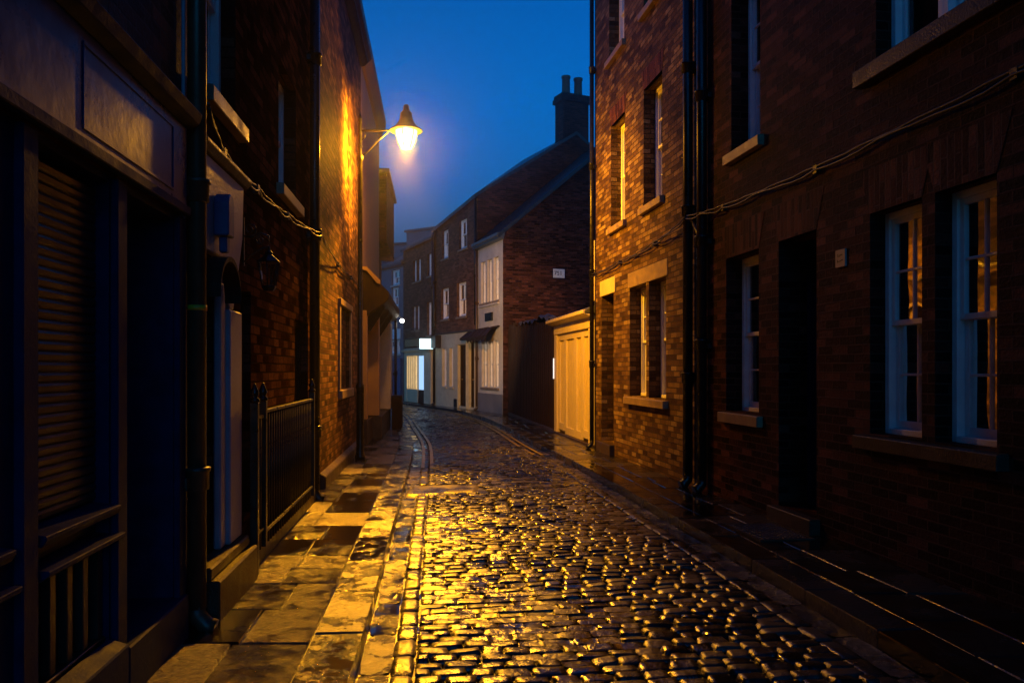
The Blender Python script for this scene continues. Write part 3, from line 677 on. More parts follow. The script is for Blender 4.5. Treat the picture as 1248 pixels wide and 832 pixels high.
for i in range(2):
    m.face([a0[i], a1[i], a1[i + 1], a0[i + 1]]); up = lambda p: (p[0], p[1], p[2] + .13)
    m.face([up(a0[i]), up(a1[i]), up(a1[i + 1]), up(a0[i + 1])]); m.face([a0[i], a0[i + 1], up(a0[i + 1]), up(a0[i])]); m.face([a1[i], a1[i + 1], up(a1[i + 1]), up(a1[i])])
m.face([a0[0], a1[0], up(a1[0]), up(a0[0])]); rf = m.build('roof', 'slate_roof', Bt.o)
cz = 7.9 + RB
m = Bt.m(); m.box(-.03, .62, -HB - .56, -HB + .56, cz - 1.1, cz + 1.25)
m.box(-.10, .69, -HB - .64, -HB + .64, cz + 1.25, cz + 1.42).box(-.06, .65, -HB - .60, -HB + .60, cz + 1.422, cz + 1.56); ch = m.build('chimney', 'brick_dark', rf)
for dx in (-.27, .27):
    m = Bt.m(); m.lathe((.28, -HB + dx), [(.17, cz + 1.56), (.16, cz + 1.7), (.15, cz + 2.2), (.18, cz + 2.22), (.18, cz + 2.30), (.12, cz + 2.30)], 16); m.build('chimney_pot', 'terracotta', ch)
drainpipe(Bt, LB - .08, .06, .05, .14, 7.4, 'black_iron', (3.2, 5.2))
drainpipe(Bt, .06, .06, .05, 3.1, 7.8, 'black_iron', (5,), shoe=False)
# brick house over the lit shop
FS, LS = front(P3, P4); Bs = Building('shop_building', FS, 'red brick house over the small lit cream shopfront at the end of the street', 'shop')
LS -= .004
holes = [(.25, .95, 5.55, 6.50, .10), (1.85, 2.35, 5.50, 6.45, .10), (2.45, 2.95, 5.50, 6.45, .10), (.35, 1.0, 3.05, 4.45, .12), (2.05, 2.52, 3.35, 4.40, .10), (2.60, 3.05, 3.35, 4.40, .10)]
m = Bs.m(); m.wall(0, LS, 2.6, 7.2, holes, top=(7.30, 7.08)); m.wall(0, LS, 0, 2.6, [], top=(2.6, 2.6)); m.build('wall', ['brick_far', WRM], Bs.o)
for (a, b, c, d, r) in holes: far_window(Bs, a, b, c, d, 1)
shell(Bs, 0, LS, 6, 7.08, 'brick_dark', rise=1.2)
m = Bs.m(); m.box(-.02, LS, 0, .16, 7.08, 7.2); m.build('gutter', 'lead_flashing', Bs.o, .01)
# shopfront box projecting .35 m
m = Bs.m(); sw = .15
m.box(.10, .99, 0, sw, .14, 2.36).box(3.42, 3.80, 0, sw, .14, 2.36).box(.99, 3.42, 0, sw, 2.20, 2.36).box(1.92, 3.42, 0, sw - .02, .14, .72).box(1.84, 1.92, 0, sw, .14, 2.20)
sf = m.build('shopfront', 'cream_paint', Bs.o, .01)
m = Bs.m(); m.prism([(0, 2.362), (sw + .08, 2.362), (sw + .14, 2.46), (0, 2.56)], .0, 3.9); m.build('cornice', 'cream_paint', sf, .01)
m = Bs.m(); m.box(1.93, 3.41, .02, .05, .73, 2.19); m.build('lit_window', 'lit_shop_warm', sf)
for x in (2.25, 2.55, 2.85, 3.15):
    m = Bs.m(); m.box(x - .035, x + .035, .055, sw - .01, .722, 2.198); m.build('mullion', 'cream_paint', sf, .004)
m = Bs.m(); m.box(1.0, 1.83, .04, .08, .72, 2.18); m.build('lit_window', 'lit_shop_cool', sf)
m = Bs.m(); m.box(.992, 1.835, .0, sw - .03, .14, .70); m.build('stall_riser', 'black_timber', sf, .005)
m = Bs.m(); m.box(1.1, 3.7, 0, .14, 2.62, 2.94); m.build('fascia_board', 'ochre_render', Bs.o, .01)
m = Bs.m(); m.box(.02, .24, .0, .06, .14, 2.3); m.build('door', 'black_timber', Bs.o)
sg = thing('lit_sign', to_world(FS, .0, .02, 2.44), FS[1], 'glowing blue-white box sign projecting over the lit shopfront', 'sign')
m = Mesh(1); m.box(-.09, .09, .06, .62, 0, .42); m.build('sign_box', 'lit_sign_cool', sg, .01)
m = Mesh(1); m.box(-.10, .10, .05, .63, .422, .45).box(-.10, .10, .05, .63, -.03, -.002).tube([(0, 0, .40), (0, .12, .40)], .015, 8); m.build('bracket', 'black_iron', sg)
m = Bs.m()  # balcony-like iron basket under the first-floor windows
for k in range(12): m.tube([(1.9 + .11 * k, .24, 2.98), (1.9 + .11 * k, .24, 3.38)], .009, 6)
m.tube([(1.88, .24, 3.38), (3.14, .24, 3.38)], .014, 6).tube([(1.88, .24, 2.98), (3.14, .24, 2.98)], .014, 6).tube([(1.88, 0, 3.38), (1.88, .24, 3.38)], .012, 6).tube([(3.14, 0, 3.38), (3.14, .24, 3.38)], .012, 6)
m.box(1.86, 3.16, 0, .26, 2.955, 2.975); m.build('window_basket', 'black_iron', Bs.o)
drainpipe(Bs, .12, .06, .05, 2.5, 7.2, 'black_iron', (5,), shoe=False)
def spot_light(name, loc, power, col, rad, parent=None):
    l = bpy.data.lights.new(name, 'POINT'); l.energy = power; l.color = col; l.shadow_soft_size = rad
    o = bpy.data.objects.new(name, l); C.objects.link(o); o.location = loc
    if parent: o.parent = parent
    return o
# grey rendered house with the blue shopfront
FG, LG = front(P4, P5); Bg = Building('rendered_house', FG, 'grey-mauve rendered house with a blue painted shopfront at the far bend', 'house')
LG = 2.6
holes = [(.38, 1.24, 5.60, 6.32, .08), (.50, 1.24, 4.58, 5.50, .08), (.34, .82, 2.35, 3.0, .08), (.92, 1.5, 2.35, 3.0, .08)]
m = Bg.m(); m.wall(0, LG, 0, 6.9, holes, top=(6.95, 6.5)); m.build('wall', ['grey_render', WRM], Bg.o)
for (a, b, c, d, r) in holes: far_window(Bg, a, b, c, d, 2, sill='pale_render')
m = Bg.m(); m.box(.28, 1.55, 0, .05, 3.02, 3.5); m.build('panel', 'white_paint', Bg.o, .01)
m = Bg.m(); m.box(.05, .42, 0, .16, .14, 2.12).box(.42, .98, 0, .10, .14, .4).box(.98, 1.12, 0, .16, .14, 2.12).box(.42, .98, 0, .16, 2.0, 2.12); m.build('shopfront', 'painted_blue', Bg.o, .01)
m = Bg.m(); m.box(.46, .94, .02, .06, .42, 1.98); m.build('lit_door', 'painted_blue', Bg.o)
m = Bg.m(); m.box(1.16, 1.55, 0, .14, .14, 2.25); m.build('pilaster', 'white_paint', Bg.o, .01)
shell(Bg, 0, LG, 6, 6.5, 'grey_render', rise=1.1)
m = Bg.m(); m.box(-.02, LG, 0, .14, 6.55, 6.68); m.build('gutter', 'lead_flashing', Bg.o, .01)
# pale blue house beyond the bend, and two blocks behind the roofs
Fk, Lk = front((-5.95, 41.5), (-9.6, 46.0)); Bk = Building('rendered_house', Fk, 'pale blue rendered house glimpsed past the dark overhang', 'house')
holes = [(1.2, 1.9, 4.6, 6.0, .1), (2.6, 3.3, 4.6, 6.0, .1), (1.2, 1.9, 1.2, 2.6, .1)]
m = Bk.m(); m.wall(0, Lk, 0, 7.0, holes); m.build('wall', ['pale_blue_render', WRM], Bk.o); shell(Bk, 0, Lk, 6, 7.0, 'pale_blue_render', rise=1.4)
for (a, b, c, d, r) in holes: far_window(Bk, a, b, c, d, 2)
Br = Building('rear_block', ((-3.3, 41.2), math.atan2(1.6, -2.3), 1), 'flat roofed dark grey block rising behind the shop roof', 'building')
m = Br.m(); m.box(0, 2.9, -4, 0, 0, 8.95); m.build('wall', 'grey_render', Br.o)
m = Br.m(); m.box(-.1, 3.0, -4.1, .1, 8.952, 9.08); m.build('roof', 'lead_flashing', Br.o, .02)
Br = Building('rear_block', ((-5.55, 44.5), math.atan2(.8, -2.3), 1), 'lower dark slated block behind the grey-mauve house at the far bend', 'building')
m = Br.m(); m.box(0, 2.6, -4, 0, 0, 8.6); m.build('wall', 'grey_render', Br.o)
m = Br.m(); m.box(-.1, 2.7, -4.1, .1, 8.602, 8.72); m.build('roof', 'slate_roof', Br.o, .02)
# closes the view where the street turns out of sight
Fz, Lz = front((-13, 47), (-9.7, 46.2)); Bz = Building('brick_house', Fz, 'plain brick house closing the street beyond the bend', 'house')
m = Bz.m(); m.wall(-4, Lz, 0, 6.0, []); m.build('wall', ['brick_far', WRM], Bz.o)

# ================================================================ LEFT SIDE
# near shop
A = Building('shop_building', LEFT, 'near left dark navy shopfront with a brown roller shutter under a wide fascia', 'shop')
holes = [(2.86, 3.50, .30, 2.42, .10), (3.62, 4.36, .36, 2.42, .45), (1.5, 2.62, .30, 2.42, .10), (-.6, .6, .30, 2.42, .1)]
m = A.m(); m.wall(-5, 4.62, -.02, 2.45, holes, mi=0, room=.3); m.build('shopfront', ['painted_navy', WRM], A.o, 0)
m = A.m(); m.wall(-5, 4.62, 2.45, 8.2, [(1.6, 2.6, 3.75, 5.4, .15), (-1.2, -.2, 3.75, 5.4, .15)]); m.build('wall', ['brick_dark', WRM], A.o)
sash_window(A, 1.6, 2.6, 3.75, 5.4, .15, sill=(.09, .07, .12, 'stone_dark')); sash_window(A, -1.2, -.2, 3.75, 5.4, .15, sill=(.09, .07, .12, 'stone_dark'))
shell(A, -5, 4.62, 6, 8.2, 'brick_dark')
m = A.m(); m.box(-5, 4.44, -.03, .05, 2.47, 2.97); fb = m.build('fascia_board', 'fascia_navy', A.o, .01)
m = A.m(); m.prism([(.052, 2.93), (.11, 2.96), (.13, 3.02), (-.0, 3.05)], -5, 4.46).prism([(.03, 2.45), (.07, 2.45), (.07, 2.50), (.03, 2.50)], -5, 4.45); m.build('cornice', 'painted_navy', fb, .005)
m = A.m(); m.box(3.12, 4.2, .05, .056, 2.54, 2.555).box(3.12, 4.2, .05, .056, 2.87, 2.885).box(3.12, 3.13, .05, .056, 2.555, 2.87).box(4.19, 4.2, .05, .056, 2.555, 2.87); m.build('moulding', 'fascia_navy', fb, .002)
for (a, b) in ((2.87, 3.49), (1.51, 2.61), (-.59, .59)):
    m = A.m(); prof = []; z = 1.03; k = 0
    while z < 2.38:
        prof += [(-.060, z), (-.052, z + .008), (-.050, z + .026), (-.055, z + .036)]; z += .040
    prof += [(-.095, z), (-.095, 1.03)]
    m.prism(prof, a, b); m.build('roller_shutter', 'shutter_brown', A.o)
    m = A.m(); m.prism([(-.10, .965), (.03, .965), (.045, .99), (.045, 1.005), (-.10, 1.028)], a - .03, b + .03).prism([(-.10, .84), (.02, .84), (.055, .862), (.055, .880), (-.10, .892)], a - .03, b + .05); m.build('window_sill', 'painted_navy', A.o, .003)
    m = A.m(); m.box(a, b, -.098, -.05, .892, .965).box(a, b, -.098, -.06, .30, .84)
    n = max(4, int((b - a) / .13))
    for k in range(n + 1):
        x = a + (b - a - .05) * k / n; m.box(x, x + .05, -.06, -.022, .44, .84)
    m.box(a, b, -.06, -.01, .30, .44); m.build('stall_riser', 'shutter_brown', A.o, .004)
    m = A.m(); m.prism([(-.0, .10), (.09, .10), (.09, .40), (-.0, .43)], a - .25, b + .0); m.build('plinth', 'painted_navy', A.o, .006)
for a in (2.72, 3.53, 4.38, 1.38): 
    m = A.m(); m.box(a - .02, a + .09, .0, .035, .10, 2.44); m.build('pilaster', 'painted_navy', A.o, .006)
dr = panel_door(A, 3.64, 4.34, .36, 2.42, .42, paint='painted_navy', knob=True, knob_side=-1)
m = A.m(); m.box(3.98, 4.16, -.455, -.448, 1.44, 1.51); m.build('letter_plate', 'plaque_grey', dr, .002)
m = A.m(); m.box(3.995, 4.145, -.4475, -.446, 1.455, 1.495); m.build('letter_flap', 'black_iron', dr)
m = A.m(); m.box(3.58, 4.44, -.45, .06, .10, .356); m.build('doorstep', 'painted_navy', A.o, .008)
m = A.m(); m.tube([(4.46, .02, .3), (4.465, .022, 3.2), (4.46, .02, 8.0)], .011, 8); m.build('conduit', 'painted_lilac', A.o)
dp = drainpipe(A, 4.56, .068, .052, .12, 8.1, 'pipe_brown', (.98, 2.62, 4.6, 6.5))
m = A.m(); m.lathe((4.56, .068), [(.0555, 1.935), (.0555, 1.965)], 16); m.build('painted_band', 'yellow_band', dp)
# brick house with lilac stone doorway
D = Building('brick_house', LEFT, 'left brick house with a pale lilac doorway surround and blue door, behind the iron railings', 'house')
holes = [(4.70, 5.12, .45, 2.30, .16), (5.02, 5.72, 3.37, 4.9, .13), (7.30, 8.22, 3.30, 4.46, .12), (5.86, 6.2, .5, 2.2, .08), (8.15, 9.0, .32, 2.12, .10)]
m = D.m(); m.wall(4.63, 9.38, -.02, 7.7, holes); m.build('wall', ['brick_left_shaded', WRM], D.o); shell(D, 4.63, 9.38, 6, 7.7, 'brick_left_shaded')
sash_window(D, 5.02, 5.72, 3.37, 4.9, .10, curtain='pale_curtain', sill=(.12, .07, .12, 'stone_trim'), cols=1)
sash_window(D, 7.30, 8.22, 3.30, 4.46, .12, curtain='pale_curtain', sill=(.10, .07, .12, 'stone_trim'))
dr = panel_door(D, 4.70, 5.12, .45, 2.30, .14, paint='painted_blue', transom=.45, knob_side=-1)
panel_door(D, 5.86, 6.2, .5, 2.2, .06, paint='black_timber', knob=False, panels=False); panel_door(D, 8.15, 9.0, .32, 2.12, .08, paint='black_timber', knob=False)
m = D.m()
m.slab([(4.66, 2.32), (5.10, 2.32), (5.20, 2.28), (5.27, 2.20), (5.30, 2.06), (5.34, 2.00), (5.44, 2.00), (5.56, 2.22), (5.70, 2.52), (5.74, 2.90), (4.66, 2.90)], .002, .055); ds = m.build('doorway_surround', 'painted_lilac', D.o, .008)
m = D.m(); m.prism([(.0, 2.905), (.07, 2.905), (.10, 2.94), (.10, 2.965), (0, 3.0)], 4.66, 5.80); m.build('cornice', 'stone_dark', D.o, .005)
m = D.m(); m.box(5.14, 5.26, .002, .05, .44, 2.16).box(5.28, 5.60, .002, .075, .44, 1.995); m.build('pilaster', 'painted_lilac', ds, .01)
m = D.m(); m.box(4.66, 5.66, .0, .17, .10, .36).box(4.66, 5.62, -.14, .12, .362, .438); m.build('doorstep', 'stone_dark', D.o, .01)
m = D.m(); m.prism([(.0, .10), (.09, .10), (.09, .265), (0, .31)], 5.70, 9.2); m.build('plinth', 'stone_dark', D.o, .008)
m = D.m(); m.slab([(4.94, 2.43), (5.08, 2.43), (5.08, 2.64), (5.065, 2.675), (5.03, 2.695), (4.99, 2.695), (4.955, 2.675), (4.94, 2.64)], .057, .15)
m.slab([(4.98, 2.33), (5.04, 2.33), (5.05, 2.428), (4.97, 2.428)], .08, .13); ab = m.build('alarm_box', 'painted_blue', D.o, .008)
# rounded hood over the door
m = D.m(); n = 14
for k in range(n):
    a0_, a1_ = math.pi * k / n, math.pi * (k + 1) / n
    p = lambda a: (4.97 - .28 * math.cos(a) * .9, 2.06 + .24 * math.sin(a)); q0, q1 = p(a0_), p(a1_)
    m.slab([q0, q1, (q1[0], q1[1] - .03), (q0[0], q0[1] - .03)], .055, .16)
m.build('door_hood', 'black_timber', D.o)
# brick house under the lamp
E_ = Building('brick_house', LEFT, 'tall brick wall house right behind the street lamp, its upper wall glowing yellow', 'house')
holes = [(11.8, 13.5, 1.22, 2.6, .05)]
m = E_.m(); m.wall(9.39, 15.40, -.02, 7.62, [(11.95, 13.35, 1.30, 2.55, .05)]); m.build('wall', ['brick_left', WRM], E_.o); shell(E_, 9.39, 15.40, 6, 7.62, 'brick_left')
m = E_.m(); m.box(11.97, 13.33, -.10, -.052, 1.30, 2.55); m.build('window_infill', 'brick_left', E_.o)
m = E_.m(); m.box(11.80, 13.50, -.02, .045, 2.56, 2.66).box(11.80, 13.50, -.02, .065, 1.16, 1.29).box(11.80, 11.94, -.02, .03, 1.292, 2.558).box(13.36, 13.50, -.02, .03, 1.292, 2.558); m.build('window_surround', 'stone_trim', E_.o, .008)
m = E_.m(); m.prism([(.0, .10), (.08, .10), (.08, .27), (0, .32)], 9.9, 15.3); m.build('plinth', 'stone_dark', E_.o, .01)
m = E_.m(); m.prism([(0, 7.45), (.08, 7.48), (.20, 7.60), (.22, 7.72), (0, 7.74)], 9.3, 15.5); m.build('eaves_cornice', 'stone_dark', E_.o, .01)
drainpipe(D, 9.02, .07, .058, .12, 7.6, 'black_iron', (.9, 3.12, 5.1, 6.9))
# ochre rendered building with canopy and projecting shopfront
O = Building('shop_building', LEFT, 'ochre rendered building past the lamp with a black canopy over stepped ochre piers', 'shop')
m = O.m(); m.wall(15.46, 20.5, 0, 7.9, []); m.build('wall', ['ochre_render', WRM], O.o); shell(O, 15.46, 20.5, 6, 7.9, 'ochre_render', rise=1.4)
m = O.m(); m.prism([(0, 7.5), (.05, 7.55), (.16, 7.8), (.18, 7.95), (0, 8.0)], 15.42, 20.54); m.build('eaves_cornice', 'ochre_render', O.o, .01)
m = O.m(); m.box(15.6, 15.85, .0, .10, .62, 2.75); m.build('pier', 'ochre_render', O.o, .01)
m = O.m(); m.box(16.9, 17.25, .0, .24, .62, 2.75); m.build('pier', 'ochre_render', O.o, .01)
m = O.m(); m.box(19.7, 20.4, .0, .34, .62, 2.75); m.build('pier', 'cream_paint', O.o, .01)
m = O.m(); m.box(15.58, 16.88, .0, .11, .12, .60).box(16.88, 20.42, .0, .30, .12, .61); m.build('plinth', 'stone_dark', O.o, .01)
m = O.m(); m.box(17.3, 19.65, .02, .06, .62, 2.6); m.build('shop_window', 'cream_paint', O.o)
m = O.m(); m.box(19.75, 20.5, .36, .60, .12, .95); m.build('bin_store', 'black_timber', O.o, .01)
m = O.m(); m.prism([(0, 3.55), (.12, 3.52), (.52, 3.12), (.52, 2.98), (.44, 2.90), (.05, 2.62), (0, 2.62)], 15.62, 20.5); cn = m.build('canopy', 'black_timber', O.o, .01)
m = O.m(); m.prism([(0, 3.60), (.10, 3.60), (.36, 3.34), (.36, 3.26), (.30, 3.28), (.10, 3.52), (0, 3.552)], 15.55, 15.61); m.build('canopy_end', 'ochre_render', cn)
for u in (15.9, 17.3, 18.7):
    m = O.m(); m.slab([(u, 2.75), (u + .07, 2.75), (u + .07, 2.2), (u, 2.2)], .0, .05).prism([(.0, 2.1), (.06, 2.25), (.42, 2.80), (.42, 2.90), (0, 2.62)], u + .08, u + .16); m.build('canopy_bracket', 'black_timber', cn)
drainpipe(O, 20.44, .42, .035, .12, 3.0, 'black_iron', (1.5,))
# dark red building with an overhanging upper bay
Z = Building('brick_house', LEFT, 'dark red house with an overhanging upper bay beyond the ochre building', 'house')
m = Z.m(); m.wall(20.52, 25.2, 0, 6.7, [], w=-.25); m.face([(20.52, -.25, 0), (20.52, -5, 0), (20.52, -5, 6.7), (20.52, -.25, 6.7)]); m.face([(25.2, -.25, 0), (25.2, -6, 0), (25.2, -6, 6.7), (25.2, -.25, 6.7)])
m.face([(20.52, -.25, 6.7), (25.2, -.25, 6.7), (25.2, -6, 6.7), (20.52, -6, 6.7)]); m.build('wall', ['brick_dark', WRM], Z.o)
m = Z.m(); m.box(21.0, 24.8, -.248, .16, 4.95, 6.75); m.build('upper_bay', 'brick_dark', Z.o, .01)
m = Z.m(); m.box(20.9, 24.9, -.4, .24, 6.752, 6.86); m.build('roof', 'slate_roof', Z.o, .01)

# ================================================================ STREET LAMP
lx, ly = -2.50, 13.10
T = thing('street_lamp', (lx, ly, .12), 0, 'lit street lamp, bell lantern on a bracket arm, slim dark post by the left wall', 'street lamp')
m = Mesh(); m.lathe((0, 0), [(.085, 0), (.085, .05), (.07, .09), (.062, .16), (.062, 1.15), (.072, 1.17), (.072, 1.21), (.045, 1.26), (.040, 3.2), (.038, 4.9), (.055, 4.92), (.055, 4.99), (.034, 5.02), (.030, 5.55), (.038, 5.57), (.03, 5.62), (.008, 5.72)], 18)
m.build('post', 'black_iron', T)
hx = .76; az = 5.40
m = Mesh(); m.tube([(0, 0, az), (.3, 0, az + .005), (hx - .19, 0, az + .01)], .018, 10); m.build('arm', 'black_iron', T)
m = Mesh(); m.tube([(0.02, 0, az - .42), (.14, 0, az - .33), (.30, 0, az - .16), (.46, 0, az - .02)], .011, 8); m.tube([(0.02, 0, az - .16), (.08, 0, az - .10), (.09, 0, az - .02)], .009, 8); m.build('brace', 'black_iron', T)
LT = thing('lantern', (hx, 0, az), 0); LT.parent = T
m = Mesh(); m.lathe((0, 0), [(.265, -.005), (.268, .012), (.20, .055), (.135, .13), (.105, .20), (.095, .27), (.10, .29), (.075, .31), (.05, .35), (.05, .40), (.03, .43)], 28)
m.build('cap', 'lead_flashing', LT)
m = Mesh(); m.lathe((0, 0), [(.18, -.006), (.172, -.08), (.135, -.20), (.09, -.29), (.05, -.305)], 28); gl = m.build('lantern_glass', 'lamp_glass', LT); gl.visible_shadow = True
m = Mesh()
for k in range(6):
    a = math.pi * k / 3 + .3; c, s = math.cos(a), math.sin(a)
    m.tube([(.184 * c, .184 * s, -.006), (.176 * c, .176 * s, -.08), (.139 * c, .139 * s, -.20), (.094 * c, .094 * s, -.29)], .006, 6)
m.build('glazing_bar', 'black_iron', LT)
m = Mesh(); m.lathe((0, 0), [(.02, -.02), (.055, -.05), (.065, -.11), (.05, -.17), (.02, -.20)], 16); m.build('bulb', 'lamp_bulb', LT)
spot_light('lamp_and_added_light', (0, 0, -.24), LAMP_POWER, LAMP_COL, .10, LT)
def added_beam(name, d, power, ang, blend):  # aimed spots added inside the lantern to steer extra light onto chosen surfaces
    l = bpy.data.lights.new(name, 'SPOT'); l.energy = power; l.color = LAMP_COL; l.shadow_soft_size = .08; l.spot_size = R(ang); l.spot_blend = blend
    o = bpy.data.objects.new(name, l); C.objects.link(o); o.parent = LT; o.location = (0, 0, -.24); o.rotation_euler = Vector(d).to_track_quat('-Z', 'Y').to_euler()
added_beam('lamp_and_added_light', (.95, .42, -.56), ACROSS_POWER, 118, 1.0)
added_beam('lamp_and_added_light', (.04, -1, -1.6), DOWN_POWER, 56, 1.0)
added_beam('lamp_and_added_light', (.10, -1, -.80), LANE_POWER, 36, 1.0)
added_beam('lamp_and_added_light', (-1, .15, -.05), WALL_POWER, 132, .9)
added_beam('lamp_and_added_light', (.075, 1, -.14), AHEAD_POWER, 26, .9)
# small white bulkhead lamp under the far canopy
W = thing('wall_lamp', to_world(LEFT, 20.56, 0, 2.85), LEFT[1], 'small white globe wall lamp glowing beyond the black canopy', 'wall lamp')
m = Mesh(-1); m.tube([(0, .0, .12), (0, .3, .16), (0, .56, .10)], .012, 8); m.box(-.05, .05, -.01, .02, .02, .22); m.build('bracket', 'black_iron', W)
m = Mesh(-1); m.lathe((0, .58), [(.01, -.052), (.042, -.038), (.06, 0), (.042, .038), (.015, .054)], 16); m.build('globe', 'white_bulb', W)
l_ = bpy.data.lights.new('lamp_and_added_light', 'SPOT'); l_.energy = FAR_POWER; l_.color = (1, .74, .48); l_.shadow_soft_size = .08; l_.spot_size = R(84); l_.spot_blend = .8
o_ = bpy.data.objects.new('lamp_and_added_light', l_); C.objects.link(o_); o_.location = to_world(LEFT, 20.62, .78, 2.85); o_.rotation_euler = Vector((.12, 1, .10)).to_track_quat('-Z', 'Y').to_euler()
o_.parent = W; o_.matrix_parent_inverse = (__import__('mathutils').Matrix.Translation(W.location) @ W.rotation_euler.to_matrix().to_4x4()).inverted()
# wall lantern, unlit, with scrolled bracket
Q = thing('wall_lantern', to_world(LEFT, 5.96, 0, 2.21), LEFT[1], 'unlit black wall lantern hanging from a scrolled iron bracket by the lilac doorway', 'wall lantern')
def scroll(c, r0, turns, n=40, a0=0):
    return [(0 + .0, c[0] + (r0 * (1 - k / n * .8)) * math.cos(a0 + 2 * math.pi * turns * k / n), c[1] + (r0 * (1 - k / n * .8)) * math.sin(a0 + 2 * math.pi * turns * k / n)) for k in range(n)]
m = Mesh(-1); m.tube([(0, .0, .62), (0, .10, .60), (0, .20, .66), (0, .30, .62), (0, .30, .50)], .011, 8)
m.tube(scroll((.08, .70), .08, 1.6, a0=-1.6), .008, 6).tube(scroll((.20, .57), .055, 1.5, a0=1.5), .007, 6).tube([(0, .0, .30), (0, .08, .38), (0, .2, .46), (0, .30, .5)], .009, 8).box(-.02, .02, -.005, .012, .26, .84); m.build('bracket', 'black_iron', Q)
m = Mesh(-1); m.lathe((0, .30), [(.14, .30), (.145, .315), (.07, .375), (.045, .40), (.05, .42), (.02, .45), (.012, .50)], 6, smooth=False); m.build('cap', 'black_iron', Q)
m = Mesh(-1)
for k in range(6):
    a = math.pi * k / 3; c, s = math.cos(a), math.sin(a); m.tube([(.125 * c, .30 + .125 * s, .30), (.085 * c, .30 + .085 * s, .02)], .008, 6)
m.lathe((0, .30), [(.06, -.04), (.09, .0), (.09, .022), (.0851, .024)], 6, smooth=False); m.build('cage', 'black_iron', Q)
m = Mesh(-1); m.lathe((0, .30), [(.118, .298), (.08, .026)], 6, smooth=False); m.build('lantern_glass', 'window_glass', Q)
Q.scale = (.62, .62, .62)
# ================================================================ RAILINGS
RA = thing('railing', to_world(LEFT, 0, .0, 0), LEFT[1], 'black iron railings with spiked posts along the left brick house', 'railing')
rw = .13
m = Mesh(-1); m.box(6.04, 8.40, rw - .02, rw + .02, 1.27, 1.295).box(6.04, 8.40, rw - .018, rw + .018, .36, .385); m.build('rail', 'black_iron', RA, .003)
for u in (5.74, 6.02, 8.42):
    m = Mesh(-1); m.box(u - .028, u + .028, rw - .028, rw + .028, .27 if u > 5.9 else .10, 1.36).lathe((u, rw), [(.034, 1.362), (.04, 1.38), (.02, 1.40), (.034, 1.43), (.02, 1.465), (.006, 1.50)], 10); m.build('post', 'black_iron', RA, .003)
m = Mesh(-1); m.box(5.77, 5.99, rw - .016, rw + .016, 1.24, 1.262).box(5.77, 5.99, rw - .016, rw + .016, .40, .42); m.build('gate_rail', 'black_iron', RA)
m0 = Mesh(-1); m0.tube([(0, rw, .265), (0, rw, 1.27)], .0095, 8); bar = m0.build('bar', 'black_iron', RA); bar.location.x = 6.12
for k in range(1, 23):
    c = bar.copy(); C.objects.link(c); c.parent = RA; c.location.x = 6.12 + .0985 * k
for k in range(2):
    c = bar.copy(); C.objects.link(c); c.parent = RA; c.location.x = 5.84 + .08 * k
# ================================================================ CABLES
def cable(name, F, pts, label, n=2, sag=.05, r=.014):
    m = Mesh(F[2])
    for q in range(n):
        P = []
        for (a, b) in zip(pts, pts[1:]):
            for k in range(10):
                t = k / 10; jit = .006 * math.sin(k * 2.1 + q * 2)
                P.append((a[0] + (b[0] - a[0]) * t, a[1] + (b[1] - a[1]) * t + .01 * q, a[2] + (b[2] - a[2]) * t - sag * 4 * t * (1 - t) - q * .035 * (1 + .5 * math.sin(k * .9)) + jit))
        P.append((pts[-1][0], pts[-1][1] + .01 * q, pts[-1][2] - q * .035)); m.tube(P, r, 8)
    for (u, w, z) in pts[1:-1]: m.box(u - .03, u + .03, 0, w + .012, z - .06, z + .012)
    o = m.build(name, 'cable_black', None); o.location = (*F[0], 0); o.rotation_euler = (0, 0, F[1]); tag(o, label, 'cable'); return o
cable('cable', RIGHT, [(2, .03, 3.42), (4.9, .03, 3.42), (7.2, .03, 3.41), (9.2, .04, 3.47), (10.0, .16, 3.50)], 'thick pair of black cables clipped along the near right brick wall', 2, .012, .011)
cable('cable', RIGHT, [(10.05, .16, 3.50), (11.6, .05, 3.43), (13.4, .04, 3.40), (15.14, .09, 3.38)], 'twisted black cable running over the paired windows of the lamplit right house', 2, .03, .009)
cable('cable', LEFT, [(4.56, .13, 3.12), (5.3, .03, 3.05), (6.3, .03, 3.04), (7.6, .03, 3.08), (9.02, .14, 3.14), (11.6, .03, 3.14), (13.4, .03, 3.16), (15.0, .05, 3.14)], 'looped black cables strung along the left wall past the scrolled bracket', 2, .025, .007)
# ================================================================ SIGNS AND SMALL THINGS
def text_mesh(body, size, mat, parent, loc, rot, name='lettering'):
    cu = bpy.data.curves.new(name, 'FONT'); cu.body = body; cu.size = size; cu.extrude = .002; cu.align_x = 'CENTER'; cu.align_y = 'CENTER'; cu.materials.append(MAT[mat])
    tmp = bpy.data.objects.new(name, cu); C.objects.link(tmp); dg = bpy.context.evaluated_depsgraph_get(); me = bpy.data.meshes.new_from_object(tmp.evaluated_get(dg)); bpy.data.objects.remove(tmp)
    o = bpy.data.objects.new(name, me); C.objects.link(o); o.parent = parent; o.location = loc; o.rotation_euler = rot
    if not me.materials: me.materials.append(MAT[mat])
    return o
